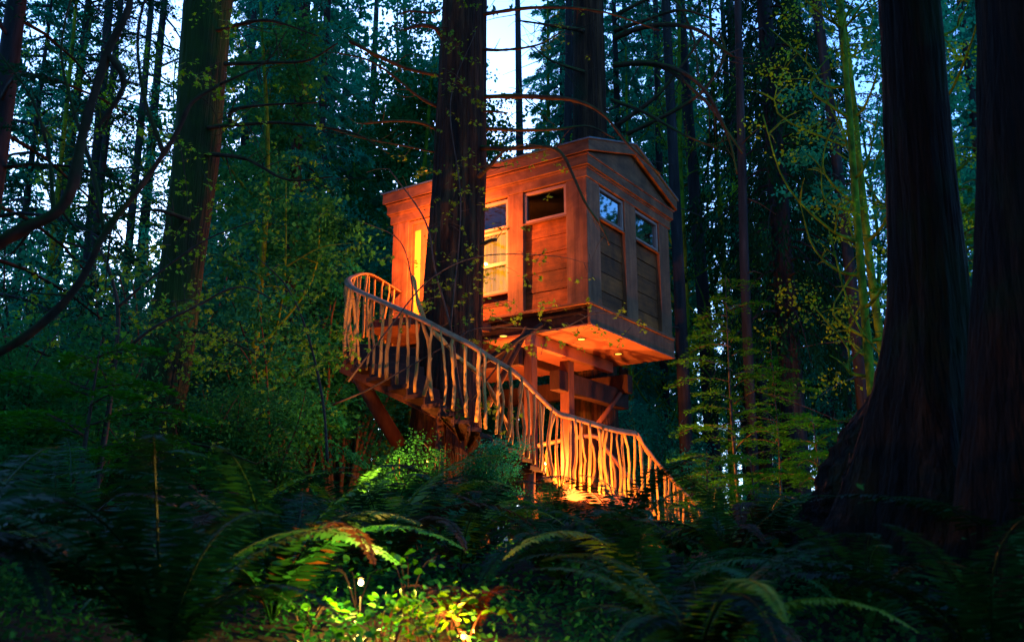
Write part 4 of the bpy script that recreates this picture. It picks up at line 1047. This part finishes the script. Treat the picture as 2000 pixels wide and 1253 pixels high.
for u_, v_, Y_, s_ in ((885, 1230, 4.95, .42), (930, 1240, 4.9, .36)):
    q_ = W(u_, v_, Y_); t = thing('dry_fern', 'small withered orange fern beside the low orange lamp, ' + ('left' if u_ < 900 else 'right') + ' one of the pair', 'fern', (q_.x, q_.y, q_.z), 0, 'withered ferns')
    for k in range(9):
        o = link('frond', FD[k % 2], t); o.scale = (s_,) * 3; o.rotation_euler = (g.uniform(-.2, .2), g.uniform(-.5, .1), k * .7 + g.uniform(-.2, .2))
rows = {}
for (x, y, s) in fl:
    r = 'nearest the lens' if y < 4.5 else 'in the near bank' if y < 6.7 else 'in the middle bank' if y < 9 else 'in the far bank'
    rows.setdefault(r, []).append((x, y, s))
for r, lst in rows.items():
    lst.sort(key=lambda q: px_of(q[0], q[1]))
    # name each by third of the view, then by order
    thirds = {}
    for q in lst:
        u = px_of(q[0], q[1]); a = 'at the left' if u < 700 else 'below the treehouse' if u < 1300 else 'at the right'
        thirds.setdefault(a, []).append(q)
    for a, l2 in thirds.items():
        for i, (x, y, s) in enumerate(l2):
            t = thing('sword_fern', nth(i, l2, 'arching sword fern', r + ' ' + a), 'fern', (x, y, ground_z(x, y)), g.uniform(0, 6.28), 'sword ferns carpeting the forest floor')
            nf = int(g.integers(11, 17)) if y < 10 else 10
            lamplit_clump = (abs(x + .55) < .9 and 6.8 < y < 8.2)  # extra yellow-green fronds: lamplight on this clump put into their colour
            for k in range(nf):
                me = FG[k % 3] if (lamplit_clump and k % 2 == 0) or g.uniform() < .06 else FD[k % 2] if g.uniform() < (.08 if y < 6 else .18) else FR[int(g.integers(0, 5))]
                o = link('frond', me, t); sc_ = s * g.uniform(.7, 1.1)
                o.scale = (sc_, sc_, sc_); o.rotation_euler = (g.uniform(-.15, .15), g.uniform(-.3, .25), k * 6.283 / nf + g.uniform(-.25, .25))

# ================================================================= LIT OVAL LEAVES round the garden lamp
def oval(L, Wd, n_=8):
    return [(L * .5 * (1 - math.cos(a)), Wd * .5 * math.sin(a) * (1 + .2 * math.cos(a))) for a in np.linspace(0, 2 * math.pi, n_, endpoint=False)]
lm = []
for k in range(3):
    me = bpy.data.meshes.new('salal_leaf'); pts = oval(.042, .027 + .005 * k, 10)
    vs = [(x, y, .006 * abs(y) / .018) for x, y in pts] + [(.027, 0, -.002)]
    me.from_pydata(vs, [], [(i, (i + 1) % 10, 10) for i in range(10)]); me.update(); me.materials.append(M['salal'])
    me.polygons.foreach_set('use_smooth', [True] * 10); lm.append(me)
g = np.random.default_rng(77)
plants = [(600, 1185, 4.7), (740, 1180, 4.5), (800, 1165, 4.55), (760, 1215, 4.3), (830, 1200, 4.35), (880, 1170, 4.7), (690, 1240, 4.2), (860, 1240, 4.2), (640, 1230, 4.3), (910, 1200, 4.55), (700, 1110, 5.3), (800, 1085, 5.4)]
for i, (u, v, Y) in enumerate(sorted(plants)):
    p = W(u, v, Y); gz = ground_z(p.x, p.y)
    t = thing('salal_plant', nth(i, plants, 'low plant with lamplit oval leaves', 'by the garden lamp'), 'plant', (p.x, p.y, gz), 0, 'lamplit oval leaved plants')
    mb = MB(); hh = p.z - gz
    for k in range(5):
        a = g.uniform(0, 6.28); e = Vector((math.cos(a) * .14, math.sin(a) * .1, hh * g.uniform(.8, 1.05)))
        line = bez([(0, 0, 0), e * .5 + Vector((0, 0, .08)), e], 7); mb.tube(line, list(np.linspace(.004, .0015, 7)), 4, cap=False)
        for q in range(5):
            c = line[int(g.integers(3, 7))] + Vector((g.normal(0, .05), g.normal(0, .05), g.normal(0, .025)))
            o = link('leaf', lm[int(g.integers(0, 3))], t); o.location = c; s = g.uniform(.7, 1.25); o.scale = (s, s, s)
            o.rotation_euler = (g.normal(.35, .4), g.normal(0, .4), g.uniform(0, 6.28))
    part('stems', mb, M['twig'], t)
print('objects', len(bpy.data.objects))
